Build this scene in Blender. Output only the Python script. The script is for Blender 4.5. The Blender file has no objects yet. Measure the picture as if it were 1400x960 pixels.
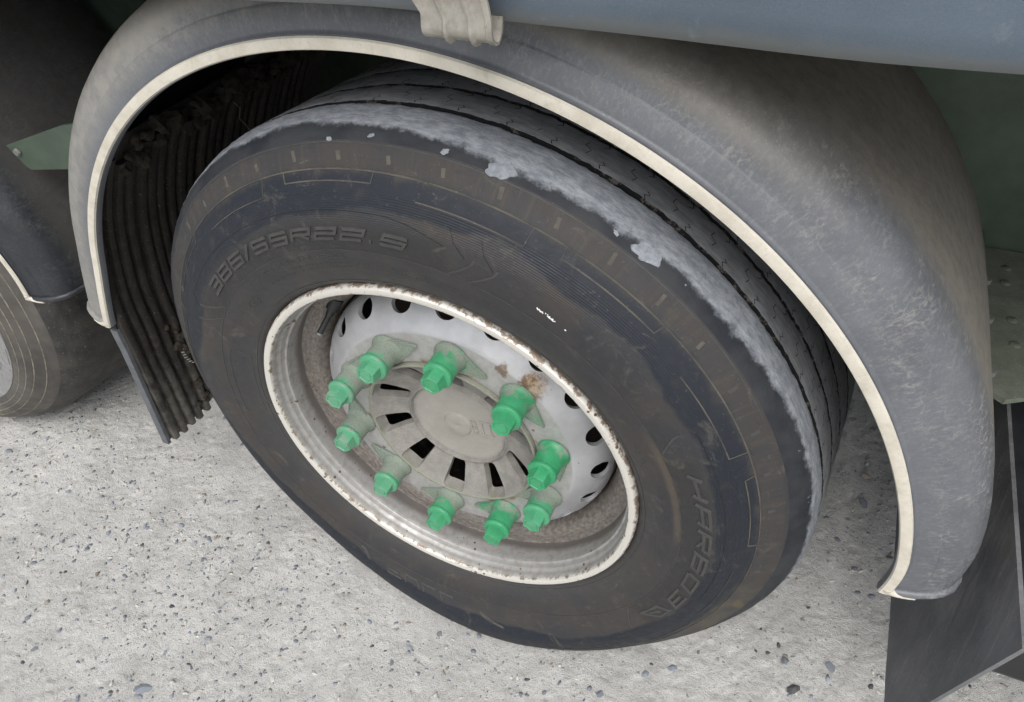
import bpy, bmesh, math, random
import numpy as np
from mathutils import Vector, Matrix, noise as mnoise
random.seed(7); rng = np.random.RandomState(11)
S = bpy.context.scene
C = S.collection
PI = math.pi
R_ = math.radians

# ------------------------------------------------------------------ camera
cam = bpy.data.cameras.new('camera'); co = bpy.data.objects.new('camera', cam); C.objects.link(co)
co.location = (0.4114, -0.5607, 1.2929)
co.rotation_euler = (0.8310, 0.0496, 0.4182)
cam.sensor_fit = 'HORIZONTAL'; cam.sensor_width = 36.0
cam.lens = 995.2 / 1400.0 * 36.0
cam.clip_start = 0.02; cam.clip_end = 400
S.camera = co
S.render.resolution_x = 1024; S.render.resolution_y = 702

# ------------------------------------------------------------------ light
SUN_EL, SUN_AZ = R_(55), R_(-22)          # azimuth measured from -Y (out of the trailer) towards +X
W = bpy.data.worlds.new('World'); S.world = W; W.use_nodes = True
wn = W.node_tree; wn.nodes.clear()
sky = wn.nodes.new('ShaderNodeTexSky'); sky.sky_type = 'NISHITA'; sky.sun_disc = False
sky.sun_elevation = SUN_EL
sdir = Vector((math.sin(-SUN_AZ) * math.cos(SUN_EL), -math.cos(SUN_AZ) * math.cos(SUN_EL), math.sin(SUN_EL)))
sky.sun_rotation = math.atan2(sdir.x, sdir.y)
sky.dust_density = 4.0; sky.ozone_density = 1.0; sky.air_density = 1.0
hs = wn.nodes.new('ShaderNodeHueSaturation'); hs.inputs['Saturation'].default_value = 0.42
bg = wn.nodes.new('ShaderNodeBackground'); bg.inputs['Strength'].default_value = 0.15
wo = wn.nodes.new('ShaderNodeOutputWorld')
wn.links.new(sky.outputs[0], hs.inputs['Color']); wn.links.new(hs.outputs[0], bg.inputs['Color']); wn.links.new(bg.outputs[0], wo.inputs[0])
sl = bpy.data.lights.new('sun', 'SUN'); sl.energy = 1.5; sl.angle = R_(50); sl.color = (1.0, 0.99, 0.98)
so = bpy.data.objects.new('sun', sl); C.objects.link(so)
so.rotation_euler = sdir.to_track_quat('Z', 'Y').to_euler()
S.view_settings.view_transform = 'Standard'; S.view_settings.look = 'None'
S.view_settings.gamma = 1.0; S.view_settings.exposure = 0.36

# ------------------------------------------------------------------ material helper
def srgb(r, g, b):
    f = lambda c: (c / 255 / 12.92) if c / 255 <= 0.04045 else ((c / 255 + 0.055) / 1.055) ** 2.4
    return (f(r), f(g), f(b), 1.0)

class MT:
    def __init__(self, name, rough=0.6, metal=0.0, spec=0.5):
        self.m = bpy.data.materials.new(name); self.m.use_nodes = True
        self.t = self.m.node_tree; self.b = self.t.nodes['Principled BSDF']
        self.b.inputs['Roughness'].default_value = rough; self.b.inputs['Metallic'].default_value = metal
        self.b.inputs['Specular IOR Level'].default_value = spec
        self._o = None
    def put(self, sock, v):
        if isinstance(v, bpy.types.NodeSocket): self.t.links.new(v, sock)
        else: sock.default_value = v
    def obj(self):
        if self._o is None: self._o = self.t.nodes.new('ShaderNodeTexCoord').outputs['Object']
        return self._o
    def attr(self, name):
        n = self.t.nodes.new('ShaderNodeAttribute'); n.attribute_name = name; return n
    def m_(self, op, *a, clamp=False):
        n = self.t.nodes.new('ShaderNodeMath'); n.operation = op; n.use_clamp = clamp
        for i, v in enumerate(a): self.put(n.inputs[i], v)
        return n.outputs[0]
    def sep(self, v):
        n = self.t.nodes.new('ShaderNodeSeparateXYZ'); self.put(n.inputs[0], v); return n.outputs
    def comb(self, x, y, z):
        n = self.t.nodes.new('ShaderNodeCombineXYZ')
        for i, v in enumerate((x, y, z)): self.put(n.inputs[i], v)
        return n.outputs[0]
    def scale(self, v, s):
        n = self.t.nodes.new('ShaderNodeMapping'); self.put(n.inputs['Vector'], v); n.inputs['Scale'].default_value = s; return n.outputs[0]
    def noise(self, sc, vec=None, det=4.0, rough=0.6, dist=0.0):
        n = self.t.nodes.new('ShaderNodeTexNoise'); self.put(n.inputs['Vector'], vec if vec is not None else self.obj())
        n.inputs['Scale'].default_value = sc; n.inputs['Detail'].default_value = det
        n.inputs['Roughness'].default_value = rough; n.inputs['Distortion'].default_value = dist
        return n.outputs['Fac']
    def vor(self, sc, vec=None, feat='F1', out='Distance'):
        n = self.t.nodes.new('ShaderNodeTexVoronoi'); n.feature = feat
        self.put(n.inputs['Vector'], vec if vec is not None else self.obj()); n.inputs['Scale'].default_value = sc
        return n.outputs[out]
    def rng(self, x, a, b, c=0.0, d=1.0, smooth=True):
        n = self.t.nodes.new('ShaderNodeMapRange'); n.interpolation_type = 'SMOOTHSTEP' if smooth else 'LINEAR'
        self.put(n.inputs[0], x)
        for i, v in enumerate((a, b, c, d)): self.put(n.inputs[i + 1], v)
        return n.outputs[0]
    def mix(self, f, a, b):
        n = self.t.nodes.new('ShaderNodeMix'); n.data_type = 'RGBA'
        self.put(n.inputs[0], f); self.put(n.inputs[6], a); self.put(n.inputs[7], b); return n.outputs[2]
    def curve(self, x, pts):
        n = self.t.nodes.new('ShaderNodeFloatCurve'); c = n.mapping.curves[0]
        xs = [q[0] for q in pts]
        n.mapping.clip_min_x = -10; n.mapping.clip_max_x = 10
        c.points[0].location = pts[0]; c.points[1].location = pts[-1]
        for q in pts[1:-1]: c.points.new(*q)
        n.mapping.update(); self.put(n.inputs['Value'], x); return n.outputs[0]
    def bump(self, h, dist=0.001, strength=1.0, prev=None):
        n = self.t.nodes.new('ShaderNodeBump'); n.inputs['Distance'].default_value = dist; n.inputs['Strength'].default_value = strength
        self.put(n.inputs['Height'], h)
        if prev is not None: self.put(n.inputs['Normal'], prev)
        return n.outputs[0]
    def out(self, col=None, rough=None, normal=None, metal=None):
        if col is not None: self.put(self.b.inputs['Base Color'], col)
        if rough is not None: self.put(self.b.inputs['Roughness'], rough)
        if normal is not None: self.put(self.b.inputs['Normal'], normal)
        if metal is not None: self.put(self.b.inputs['Metallic'], metal)
        return self.m

# ------------------------------------------------------------------ mesh helpers
def mesh_obj(name, V, F, mat, parent=None, loc=None, smooth=True, mats=None, fm=None, angle=None):
    me = bpy.data.meshes.new(name)
    me.from_pydata([tuple(map(float, v)) for v in V], [], [tuple(f) for f in F])
    for m in (mats or [mat]): me.materials.append(m)
    if fm is not None: me.polygons.foreach_set('material_index', np.array(fm, dtype=np.int32))
    me.polygons.foreach_set('use_smooth', np.full(len(me.polygons), smooth)); me.update()
    if angle is not None: me.set_sharp_from_angle(angle=R_(angle))
    o = bpy.data.objects.new(name, me); C.objects.link(o)
    if parent: o.parent = parent
    if loc is not None: o.location = loc
    return o

class G:                       # geometry collector
    def __init__(s): s.V = []; s.F = []; s.M = []
    def add(s, V, F, m=0):
        k = len(s.V); s.V.extend([tuple(v) for v in V]); s.F.extend([tuple(i + k for i in f) for f in F]); s.M.extend([m] * len(F))
    def box(s, a, b, m=0, rot=None, piv=None):
        x0, y0, z0 = a; x1, y1, z1 = b
        V = [Vector(v) for v in ((x0,y0,z0),(x1,y0,z0),(x1,y1,z0),(x0,y1,z0),(x0,y0,z1),(x1,y0,z1),(x1,y1,z1),(x0,y1,z1))]
        if rot is not None:
            p = Vector(piv) if piv else Vector((0,0,0)); V = [rot @ (v - p) + p for v in V]
        s.add([tuple(v) for v in V], [(0,3,2,1),(4,5,6,7),(0,1,5,4),(1,2,6,5),(2,3,7,6),(3,0,4,7)], m)
    def lathe(s, prof, n=48, m=0, closed=True, a0=0.0, a1=2*PI, cap0=False, cap1=False):   # axis +Y, prof = (r, y)
        full = abs(a1 - a0 - 2*PI) < 1e-6; nn = n if full else n + 1
        V = []; k = len(prof)
        for i in range(nn):
            a = a0 + (a1 - a0) * i / n; c, q = math.cos(a), math.sin(a)
            V.extend([(r * c, y, r * q) for r, y in prof])
        F = []
        for i in range(n):
            j = (i + 1) % nn
            for t in range(k if closed else k - 1):
                u = (t + 1) % k
                F.append((i*k+t, j*k+t, j*k+u, i*k+u))
        if cap0: F.append(tuple(range(k)))
        if cap1: F.append(tuple(k*(nn-1) + t for t in reversed(range(k))))
        s.add(V, F, m)
    def extr(s, poly, y0, y1, m=0, fn=None):      # polygon in xz extruded along y
        k = len(poly); V = [(x, y0, z) for x, z in poly] + [(x, y1, z) for x, z in poly]
        if fn: V = [fn(v) for v in V]
        s.add(V, [tuple(range(k)), tuple(reversed(range(k, 2*k)))] + [(i, i+k, (i+1)%k+k, (i+1)%k) for i in range(k)], m)
    def obj(s, name, mats, parent=None, loc=None, smooth=True, angle=35, bevel=None):
        if not isinstance(mats, (list, tuple)): mats = [mats]
        o = mesh_obj(name, s.V, s.F, None, parent, loc, smooth, mats, s.M, None)
        me = o.data
        bm = bmesh.new(); bm.from_mesh(me); bmesh.ops.recalc_face_normals(bm, faces=bm.faces)
        if bevel:
            ed = [e for e in bm.edges if len(e.link_faces) == 2 and e.calc_face_angle(0) > R_(40)]
            bmesh.ops.bevel(bm, geom=ed, offset=bevel, segments=2, affect='EDGES', profile=0.6)
        bm.to_mesh(me); bm.free()
        if angle is not None: me.set_sharp_from_angle(angle=R_(angle))
        return o

def boolean(o, cutter, op='DIFFERENCE'):
    md = o.modifiers.new('b', 'BOOLEAN'); md.operation = op; md.object = cutter; md.solver = 'EXACT'
    dg = bpy.context.evaluated_depsgraph_get(); dg.update()
    me = bpy.data.meshes.new_from_object(o.evaluated_get(dg)); old = o.data
    o.modifiers.clear(); o.data = me; me.name = o.name
    cm = cutter.data; bpy.data.objects.remove(cutter); bpy.data.meshes.remove(cm); bpy.data.meshes.remove(old)
    return o

def fbm(P, sc, oct=4, seed=0.0, gain=0.5):     # numpy value noise on 2-D points
    x = P[:, 0] * sc + seed * 17.3; y = P[:, 1] * sc + seed * 5.7; out = np.zeros(len(P)); amp = 1.0; tot = 0
    for o in range(oct):
        xi = np.floor(x).astype(np.int64); yi = np.floor(y).astype(np.int64); xf = x - xi; yf = y - yi
        u = xf*xf*(3-2*xf); v = yf*yf*(3-2*yf)
        def h(a, b):
            n = (a * 374761393 + b * 668265263 + int(seed * 1013) * 69069 + o * 7919) & 0x7fffffff
            n = ((n ^ (n >> 13)) * 1274126177) & 0x7fffffff
            return ((n ^ (n >> 16)) & 0xffff) / 65535.0
        out += amp * ((h(xi, yi)*(1-u) + h(xi+1, yi)*u)*(1-v) + (h(xi, yi+1)*(1-u) + h(xi+1, yi+1)*u)*v)
        tot += amp; amp *= gain; x = x*2.03+3.1; y = y*2.03+1.7
    return out / tot

ZC = 0.475                       # wheel centre height
SP = [(.2965,.012),(.300,.003),(.304,-.001),(.312,-.005),(.325,-.010),(.345,-.015),(.36,-.0165),(.375,-.019),(.39,-.020),(.405,-.018),(.42,-.012),(.435,-.003),(.449,.007),(.462,.014),(.4745,.021),(.483,.029),(.489,.038),(.494,.049),(.4965,.060),(.4975,.068)]
SPx = np.array([q[0] for q in SP]); SPy = np.array([q[1] for q in SP])
_t = np.linspace(SPx[0], SPx[-1], 600); _y = np.interp(_t, SPx, SPy)
_k = np.exp(-np.linspace(-2, 2, 31)**2); _k /= _k.sum(); _ys = np.convolve(np.pad(_y, 15, mode='edge'), _k, 'valid')
def side_y(R, th):
    y = np.interp(R, _t, _ys)
    d = (th + PI/2 + PI) % (2*PI) - PI
    d = d - .15
    return y - 0.038 * np.exp(-(d / 0.75)**2) * np.exp(-((np.asarray(R) - .446) / .044)**2)

# ------------------------------------------------------------------ materials
def polar(m):
    x, y, z = m.sep(m.obj())[:3]
    r = m.m_('SQRT', m.m_('ADD', m.m_('MULTIPLY', x, x), m.m_('MULTIPLY', z, z)))
    th = m.m_('ARCTAN2', z, x)
    return x, y, z, r, th

def rubber_side(name, second=False):
    m = MT(name, 0.62, 0, 0.35); x, y, z, r, th = polar(m)
    n1 = m.noise(9, det=5); n2 = m.noise(45, det=6); n3 = m.noise(260, det=3)
    # streaks running around / across the sidewall
    circ = m.comb(m.m_('MULTIPLY', r, 420.0), m.m_('MULTIPLY', th, 2.2), y); nc = m.noise(1.0, circ, 3)
    rad = m.comb(m.m_('MULTIPLY', r, 14.0), m.m_('MULTIPLY', th, 60.0), y); nr = m.noise(1.0, rad, 4)
    brown, dark, dust = srgb(58, 55, 53), srgb(28, 33, 41), srgb(92, 86, 76)
    grey = srgb(48, 49, 52)
    col = m.mix(m.rng(n1, .35, .65), brown, grey)
    if second: col = m.mix(m.rng(n1, .35, .65), srgb(88, 85, 80), srgb(68, 66, 63))
    else:
        # clean darker band on the upper sidewall; its inner edge wanders with the angle
        t01 = m.rng(th, -PI, PI, 0, 1, smooth=False)
        inner = m.curve(t01, [(0, .80), (.12, .55), (.25, .64), (.40, .72), (.5, .70), (.583, .74), (.67, .86), (.72, .93), (.76, .80), (.82, .70), (.9, .62), (1, .80)])
        inner = m.m_('ADD', m.m_('MULTIPLY', inner, 0.105), .3255)         # .333 .. .43
        e = m.m_('ADD', inner, m.m_('MULTIPLY', m.m_('SUBTRACT', n1, .5), .045))
        band = m.m_('MULTIPLY', m.rng(m.m_('SUBTRACT', r, e), -.002, .004), m.m_('SUBTRACT', 1.0, m.rng(m.m_('ADD', r, m.m_('MULTIPLY', n2, .02)), .452, .464)))
        col = m.mix(m.m_('MULTIPLY', band, .97), col, dark)
        # brown dusty streaks on the outer band
        ob = m.m_('MULTIPLY', m.rng(r, .440, .455), m.m_('SUBTRACT', 1.0, m.rng(r, .472, .478)))
        col = m.mix(m.m_('MULTIPLY', ob, m.m_('MULTIPLY', m.rng(nr, .46, .74, .1, .6), m.rng(n1, .38, .62, .2, 1))), col, srgb(80, 74, 65))
        col = m.mix(m.m_('MULTIPLY', ob, m.rng(nr, .5, .3, 0, .3)), col, srgb(50, 51, 54))
        for c0, hw in ((R_(115), R_(36)), (R_(-3), R_(29))):
            dz = m.m_('ABSOLUTE', m.m_('SUBTRACT', th, c0)); tz = m.m_('MULTIPLY', m.m_('SUBTRACT', 1.0, m.rng(dz, hw - .03, hw + .02)), m.m_('MULTIPLY', m.rng(r, .3595, .3605), m.m_('SUBTRACT', 1.0, m.rng(m.m_('ADD', r, m.m_('MULTIPLY', n1, .015)), .400, .412))))
            col = m.mix(m.m_('MULTIPLY', tz, .75), col, srgb(46, 46, 46))
        # damp dark foot of the tyre
        d = m.m_('ABSOLUTE', m.m_('ADD', th, 1.35))
        wet = m.m_('MULTIPLY', m.m_('SUBTRACT', 1.0, m.rng(d, .55, .75)), m.rng(m.m_('ADD', r, m.m_('MULTIPLY', n1, .03)), .425, .432))
        col = m.mix(m.m_('MULTIPLY', wet, .9), col, srgb(38, 40, 45))
        # bead region slightly dustier
        col = m.mix(m.m_('MULTIPLY', m.m_('SUBTRACT', 1.0, m.rng(r, .30, .345)), .5), col, srgb(68, 67, 66))
        # brown mud at lower right and lower left, small patches
        d2 = m.m_('ABSOLUTE', m.m_('ADD', th, .36))
        mud = m.m_('MULTIPLY', m.m_('SUBTRACT', 1.0, m.rng(d2, .10, .24)), m.m_('MULTIPLY', m.rng(r, .438, .447), m.rng(n2, .38, .6)))
        col = m.mix(m.m_('MULTIPLY', mud, .8), col, srgb(84, 77, 62))
        d3 = m.m_('ABSOLUTE', m.m_('SUBTRACT', th, .28))
        mud3 = m.m_('MULTIPLY', m.m_('SUBTRACT', 1.0, m.rng(d3, .16, .34)), m.m_('MULTIPLY', m.rng(r, .347, .353), m.m_('SUBTRACT', 1.0, m.rng(m.m_('ADD', r, m.m_('MULTIPLY', n2, .02)), .368, .372))))
        col = m.mix(m.m_('MULTIPLY', mud3, .65), col, srgb(84, 75, 65))
    sv = m.comb(m.m_('MULTIPLY', r, 90.0), m.m_('MULTIPLY', th, 9.0), y); s1 = m.noise(1.0, sv, 6, .75, .6)
    col = m.mix(m.rng(s1, .60, .74, 0, .4), col, srgb(112, 108, 100)); col = m.mix(m.rng(s1, .42, .30, 0, .45), col, srgb(38, 39, 41))
    sm = m.noise(26, det=7, rough=.75, dist=.8); col = m.mix(m.rng(sm, .56, .70, 0, .35), col, srgb(104, 98, 88))
    col = m.mix(m.m_('MULTIPLY', m.rng(n2, .5, .8), .18), col, dust)
    col = m.mix(m.m_('MULTIPLY', m.rng(n3, .62, .75), .3), col, srgb(108, 106, 102))
    h = m.m_('ADD', m.m_('MULTIPLY', nc, .5), m.m_('MULTIPLY', n3, .6))
    if not second: h = m.m_('ADD', h, m.m_('MULTIPLY', m.m_('SINE', m.m_('MULTIPLY', r, 2600.0)), m.m_('MULTIPLY', m.rng(r, .396, .402), m.m_('SUBTRACT', .45, m.rng(r, .428, .434, 0, .45)))))
    return m.out(col, m.rng(n2, .3, .7, .5, .72), m.bump(h, .0006, .6))

def rubber_shoulder():          # scuffed pale shoulder rib
    m = MT('scuffed_shoulder_rubber', 0.7, 0, 0.4); x, y, z, r, th = polar(m)
    t01 = m.rng(th, -PI, PI, 0, 1, smooth=False)
    n0 = m.noise(14, det=3); n1 = m.noise(60, det=6, rough=.7)
    st = m.comb(m.m_('MULTIPLY', th, 34.0), m.m_('MULTIPLY', y, 240.0), r); ns = m.noise(1.0, st, 5, .7)
    fine = m.noise(420, det=3)
    # depth (y) where the scuff begins, per angle
    lim = m.curve(t01, [(0, .50), (.42, .80), (.47, .62), (.52, .60), (.57, .60), (.60, .48), (.64, .45), (.68, .33), (.71, .34), (.75, .40), (.80, .50), (1, .50)])
    edge = m.m_('ADD', m.m_('MULTIPLY', lim, .05), .012)
    e = m.m_('ADD', edge, m.m_('ADD', m.m_('MULTIPLY', m.m_('SUBTRACT', n0, .5), .014), m.m_('MULTIPLY', m.m_('SUBTRACT', n1, .5), .018)))
    k = m.rng(m.m_('SUBTRACT', y, e), -.0025, .0045)
    pale = m.mix(m.rng(ns, .3, .72), srgb(106, 111, 118), srgb(150, 154, 158))
    pale = m.mix(m.rng(n1, .58, .75), pale, srgb(96, 101, 109))
    dark = m.mix(m.rng(n0, .35, .6), srgb(30, 33, 40), srgb(48, 50, 53))
    col = m.mix(k, dark, pale)
    fl = m.m_('MULTIPLY', m.rng(n1, .66, .70), m.rng(y, .028, .034)); col = m.mix(m.m_('MULTIPLY', fl, .6), col, srgb(128, 132, 137))
    h = m.m_('ADD', m.m_('ADD', m.m_('MULTIPLY', ns, .8), m.m_('MULTIPLY', fine, .5)), m.m_('MULTIPLY', k, .3))
    return m.out(col, .74, m.bump(h, .0012, .8))

def rubber_tread(name, c1=(166, 168, 170), c2=(132, 135, 138)):
    m = MT(name, 0.6, 0, 0.45); x, y, z, r, th = polar(m)
    st = m.comb(m.m_('MULTIPLY', th, 26.0), m.m_('MULTIPLY', y, 190.0), r); ns = m.noise(1.0, st, 5, .65)
    n1 = m.noise(40, det=5); fine = m.noise(500, det=2)
    col = m.mix(m.rng(ns, .3, .7), srgb(*c1), srgb(*c2)); col = m.mix(m.m_('MULTIPLY', m.rng(n1, .5, .75), .4), col, srgb(146, 142, 135))
    # grooves carry a separate, darker gritty material
    return m.out(col, .62, m.bump(m.m_('ADD', ns, m.m_('MULTIPLY', fine, .6)), .0008, .7))

def simple(name, rgb, rough=.6, rgb2=None, sc=30, metal=0, bump=.0006, spec=.5, speck=None):
    m = MT(name, rough, metal, spec); n = m.noise(sc, det=6, rough=.65); f = m.noise(sc * 9, det=3)
    col = m.mix(m.rng(n, .3, .7), srgb(*rgb), srgb(*(rgb2 or tuple(int(c * .8) for c in rgb))))
    if speck: col = m.mix(m.rng(f, .62, .72), col, srgb(*speck))
    return m.out(col, None, m.bump(m.m_('ADD', n, m.m_('MULTIPLY', f, .5)), bump, .6))

M_side = rubber_side('dusty_sidewall_rubber'); M_shoulder = rubber_shoulder(); M_tread = rubber_tread('tread_rubber')
M_letter = simple('moulded_letter_rubber', (66, 65, 64), .6, (54, 54, 54), 80, speck=(80, 78, 75))
M_ridge = simple('dust_caught_on_ridge', (88, 84, 75), .8, (50, 51, 52), 18, speck=(100, 95, 84))
M_notch = simple('dust_in_notch', (92, 87, 78), .85, (70, 67, 62), 60)
M_groove = None
def groove_mat():
    m = MT('gritty_groove_rubber', .9, 0, .2); n = m.noise(55, det=6, rough=.75); f = m.noise(400, det=3)
    col = m.mix(m.rng(n, .54, .62), srgb(34, 35, 36), srgb(104, 100, 94)); return m.out(col, None, m.bump(m.m_('ADD', n, f), .002, .9))
M_groove = groove_mat()
M_sipe = simple('sipe_shadow_rubber', (30, 31, 33), .9, (22, 23, 25), 60)
M_patch = simple('scraped_rubber_patch', (144, 148, 154), .8, (116, 121, 128), 160, speck=(166, 169, 173), bump=.0015)
M_chalk = simple('white_chalk', (235, 235, 232), .9, (215, 215, 212), 200)

def steel_mat():
    m = MT('silver_painted_steel', .42, .35, .5); x, y, z, r, th = polar(m)
    n1 = m.noise(12, det=4); n2 = m.noise(70, det=6, rough=.7); n3 = m.noise(330, det=4)
    silver = m.mix(m.rng(n1, .3, .7), srgb(180, 181, 184), srgb(156, 157, 159))
    flat = m.m_('SUBTRACT', 1.0, m.rng(m.m_('ADD', r, m.m_('MULTIPLY', n2, .002)), .1915, .1945))
    silver = m.mix(m.m_('MULTIPLY', flat, .75), silver, m.mix(m.rng(n2, .35, .7), srgb(168, 168, 164), srgb(146, 145, 140)))
    # brake dust over the barrel from the well wall inward
    sc = m.comb(m.m_('MULTIPLY', th, 30.0), m.m_('MULTIPLY', r, 260.0), y); ns = m.noise(1.0, sc, 4)
    barrel = m.m_('MAXIMUM', m.rng(r, .2415, .2425), m.rng(y, .088, .096))
    dirt = m.mix(m.rng(ns, .3, .7), srgb(98, 92, 87), srgb(134, 128, 122))
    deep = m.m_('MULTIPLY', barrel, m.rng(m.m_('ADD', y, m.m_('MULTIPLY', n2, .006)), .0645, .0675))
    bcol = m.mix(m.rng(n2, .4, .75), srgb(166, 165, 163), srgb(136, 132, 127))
    bcol = m.mix(m.m_('MULTIPLY', m.rng(m.m_('ADD', y, m.m_('MULTIPLY', n1, .02)), .050, .066), .8), bcol, srgb(84, 78, 74))  # shade in the well corner painted in as a dark line
    col = m.mix(barrel, silver, bcol); col = m.mix(deep, col, dirt); col = m.mix(m.m_('MULTIPLY', barrel, m.rng(y, .10, .125)), col, srgb(36, 33, 31))  # barrel behind the disc painted near black for the shade inside
    # flange lip: cream white, chipped with rust on its edges
    lip = m.m_('MULTIPLY', m.rng(r, .2845, .2855), 1.0)
    col = m.mix(lip, col, srgb(210, 207, 199))
    er = m.m_('ADD', m.m_('ABSOLUTE', m.m_('SUBTRACT', r, .2915)), m.m_('MULTIPLY', m.m_('SUBTRACT', n2, .5), .022))
    rust = m.m_('MULTIPLY', lip, m.rng(er, .0050, .0072))
    rc = m.mix(m.rng(n3, .4, .6), srgb(120, 92, 66), srgb(84, 70, 58))
    col = m.mix(m.m_('MULTIPLY', rust, .85), col, rc)
    # inner small band behind the lip: specks of rust
    sp = m.vor(95); spn = m.noise(16, det=2)
    spm = m.m_('MULTIPLY', m.m_('LESS_THAN', sp, m.m_('MULTIPLY', m.rng(spn, .48, .7), .30)), m.rng(r, .262, .268))
    col = m.mix(spm, col, srgb(96, 78, 62))
    sp2 = m.vor(48); col = m.mix(m.m_('MULTIPLY', m.m_('LESS_THAN', sp2, m.m_('MULTIPLY', m.rng(spn, .5, .7), .16)), 1.0), col, srgb(120, 100, 80))
    # rust bleeding round the hub bore
    hb = m.m_('MULTIPLY', m.m_('SUBTRACT', 1.0, m.rng(m.m_('ADD', r, m.m_('MULTIPLY', n2, .03)), .157, .166)), m.rng(m.noise(22, det=3), .50, .62))
    col = m.mix(m.m_('MULTIPLY', hb, .9), col, m.mix(m.rng(n3, .4, .6), srgb(150, 116, 78), srgb(110, 86, 66)))
    # two rust blooms beside studs
    for ang, rr, sz in ((R_(47), .197, .020), (R_(50), .203, .012), (R_(60), .190, .010), (R_(150), .150, .014)):
        cx, cz = rr * math.cos(ang), rr * math.sin(ang)
        d = m.m_('SQRT', m.m_('ADD', m.m_('POWER', m.m_('SUBTRACT', x, cx), 2.0), m.m_('POWER', m.m_('SUBTRACT', z, cz), 2.0)))
        d = m.m_('ADD', d, m.m_('MULTIPLY', m.m_('SUBTRACT', n2, .5), .035))
        k = m.m_('MULTIPLY', m.m_('SUBTRACT', 1.0, m.rng(d, sz * .5, sz * 1.25)), m.m_('LESS_THAN', y, .08))
        col = m.mix(m.m_('MULTIPLY', k, .8), col, m.mix(m.rng(n2, .62, .46), srgb(150, 128, 96), srgb(100, 78, 58)))
    # dust film
    col = m.mix(m.m_('MULTIPLY', m.rng(n2, .45, .8), .22), col, srgb(176, 166, 152))
    return m.out(col, m.rng(n2, .3, .7, .38, .6), m.bump(m.m_('ADD', n3, m.m_('MULTIPLY', n2, .6)), .0005, .45))
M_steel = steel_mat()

def hub_mat():
    m = MT('dust_covered_cast_hub', .8, 0, .3); x, y, z, r, th = polar(m)
    n2 = m.noise(55, det=6); n3 = m.noise(420, det=3)
    col = m.mix(m.rng(n2, .3, .7), srgb(142, 139, 133), srgb(122, 120, 115))
    col = m.mix(m.rng(n3, .35, .7, 0, .45), col, srgb(108, 106, 102))
    col = m.mix(m.m_('MULTIPLY', m.m_('SUBTRACT', 1.0, m.rng(r, .070, .078)), .55), col, srgb(156, 153, 145))
    rim = m.m_('MULTIPLY', m.rng(m.m_('ADD', r, m.m_('MULTIPLY', n2, .006)), .1365, .1385), m.rng(n2, .35, .55))
    col = m.mix(m.m_('MULTIPLY', rim, .5), col, srgb(126, 132, 108))
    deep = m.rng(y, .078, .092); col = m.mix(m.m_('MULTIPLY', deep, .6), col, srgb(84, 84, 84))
    return m.out(col, .85, m.bump(n3, .0009, .8))
M_hub = hub_mat()

def cap_mat():
    m = MT('green_plastic_nut_cap', .42, 0, .5)
    oi = m.t.nodes.new('ShaderNodeObjectInfo'); dust = m.m_('MULTIPLY', m.sep(oi.outputs['Color'])[0], 1.0)
    x, y, z = m.sep(m.obj())[:3]
    v = m.t.nodes.new('ShaderNodeVectorMath'); v.operation = 'ADD'; m.put(v.inputs[0], m.obj()); m.put(v.inputs[1], m.comb(m.m_('MULTIPLY', oi.outputs['Random'], 9.0), 0.0, 0.0))
    n1 = m.noise(70, v.outputs[0], 5, .65); n2 = m.noise(700, v.outputs[0], 3)
    base = m.rng(y, -.045, -.004, -.20, .30)         # more dust near the foot
    k = m.rng(m.m_('ADD', m.m_('ADD', n1, base), m.m_('MULTIPLY', m.m_('SUBTRACT', dust, .46), .72)), .40, .60)
    k = m.m_('MULTIPLY', k, m.rng(n2, .30, .55, .6, 1))
    green = m.mix(m.rng(n1, .3, .7), srgb(34, 128, 80), srgb(46, 146, 96))
    green = m.mix(m.m_('MULTIPLY', m.m_('ADD', dust, .10), .55), green, srgb(118, 164, 142))
    col = m.mix(m.m_('MULTIPLY', k, .92), green, m.mix(m.rng(n2, .35, .65), srgb(138, 137, 130), srgb(112, 113, 107)))
    return m.out(col, m.rng(k, 0, 1, .4, .85), m.bump(n2, .0004, .5))
M_cap = cap_mat()

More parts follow.
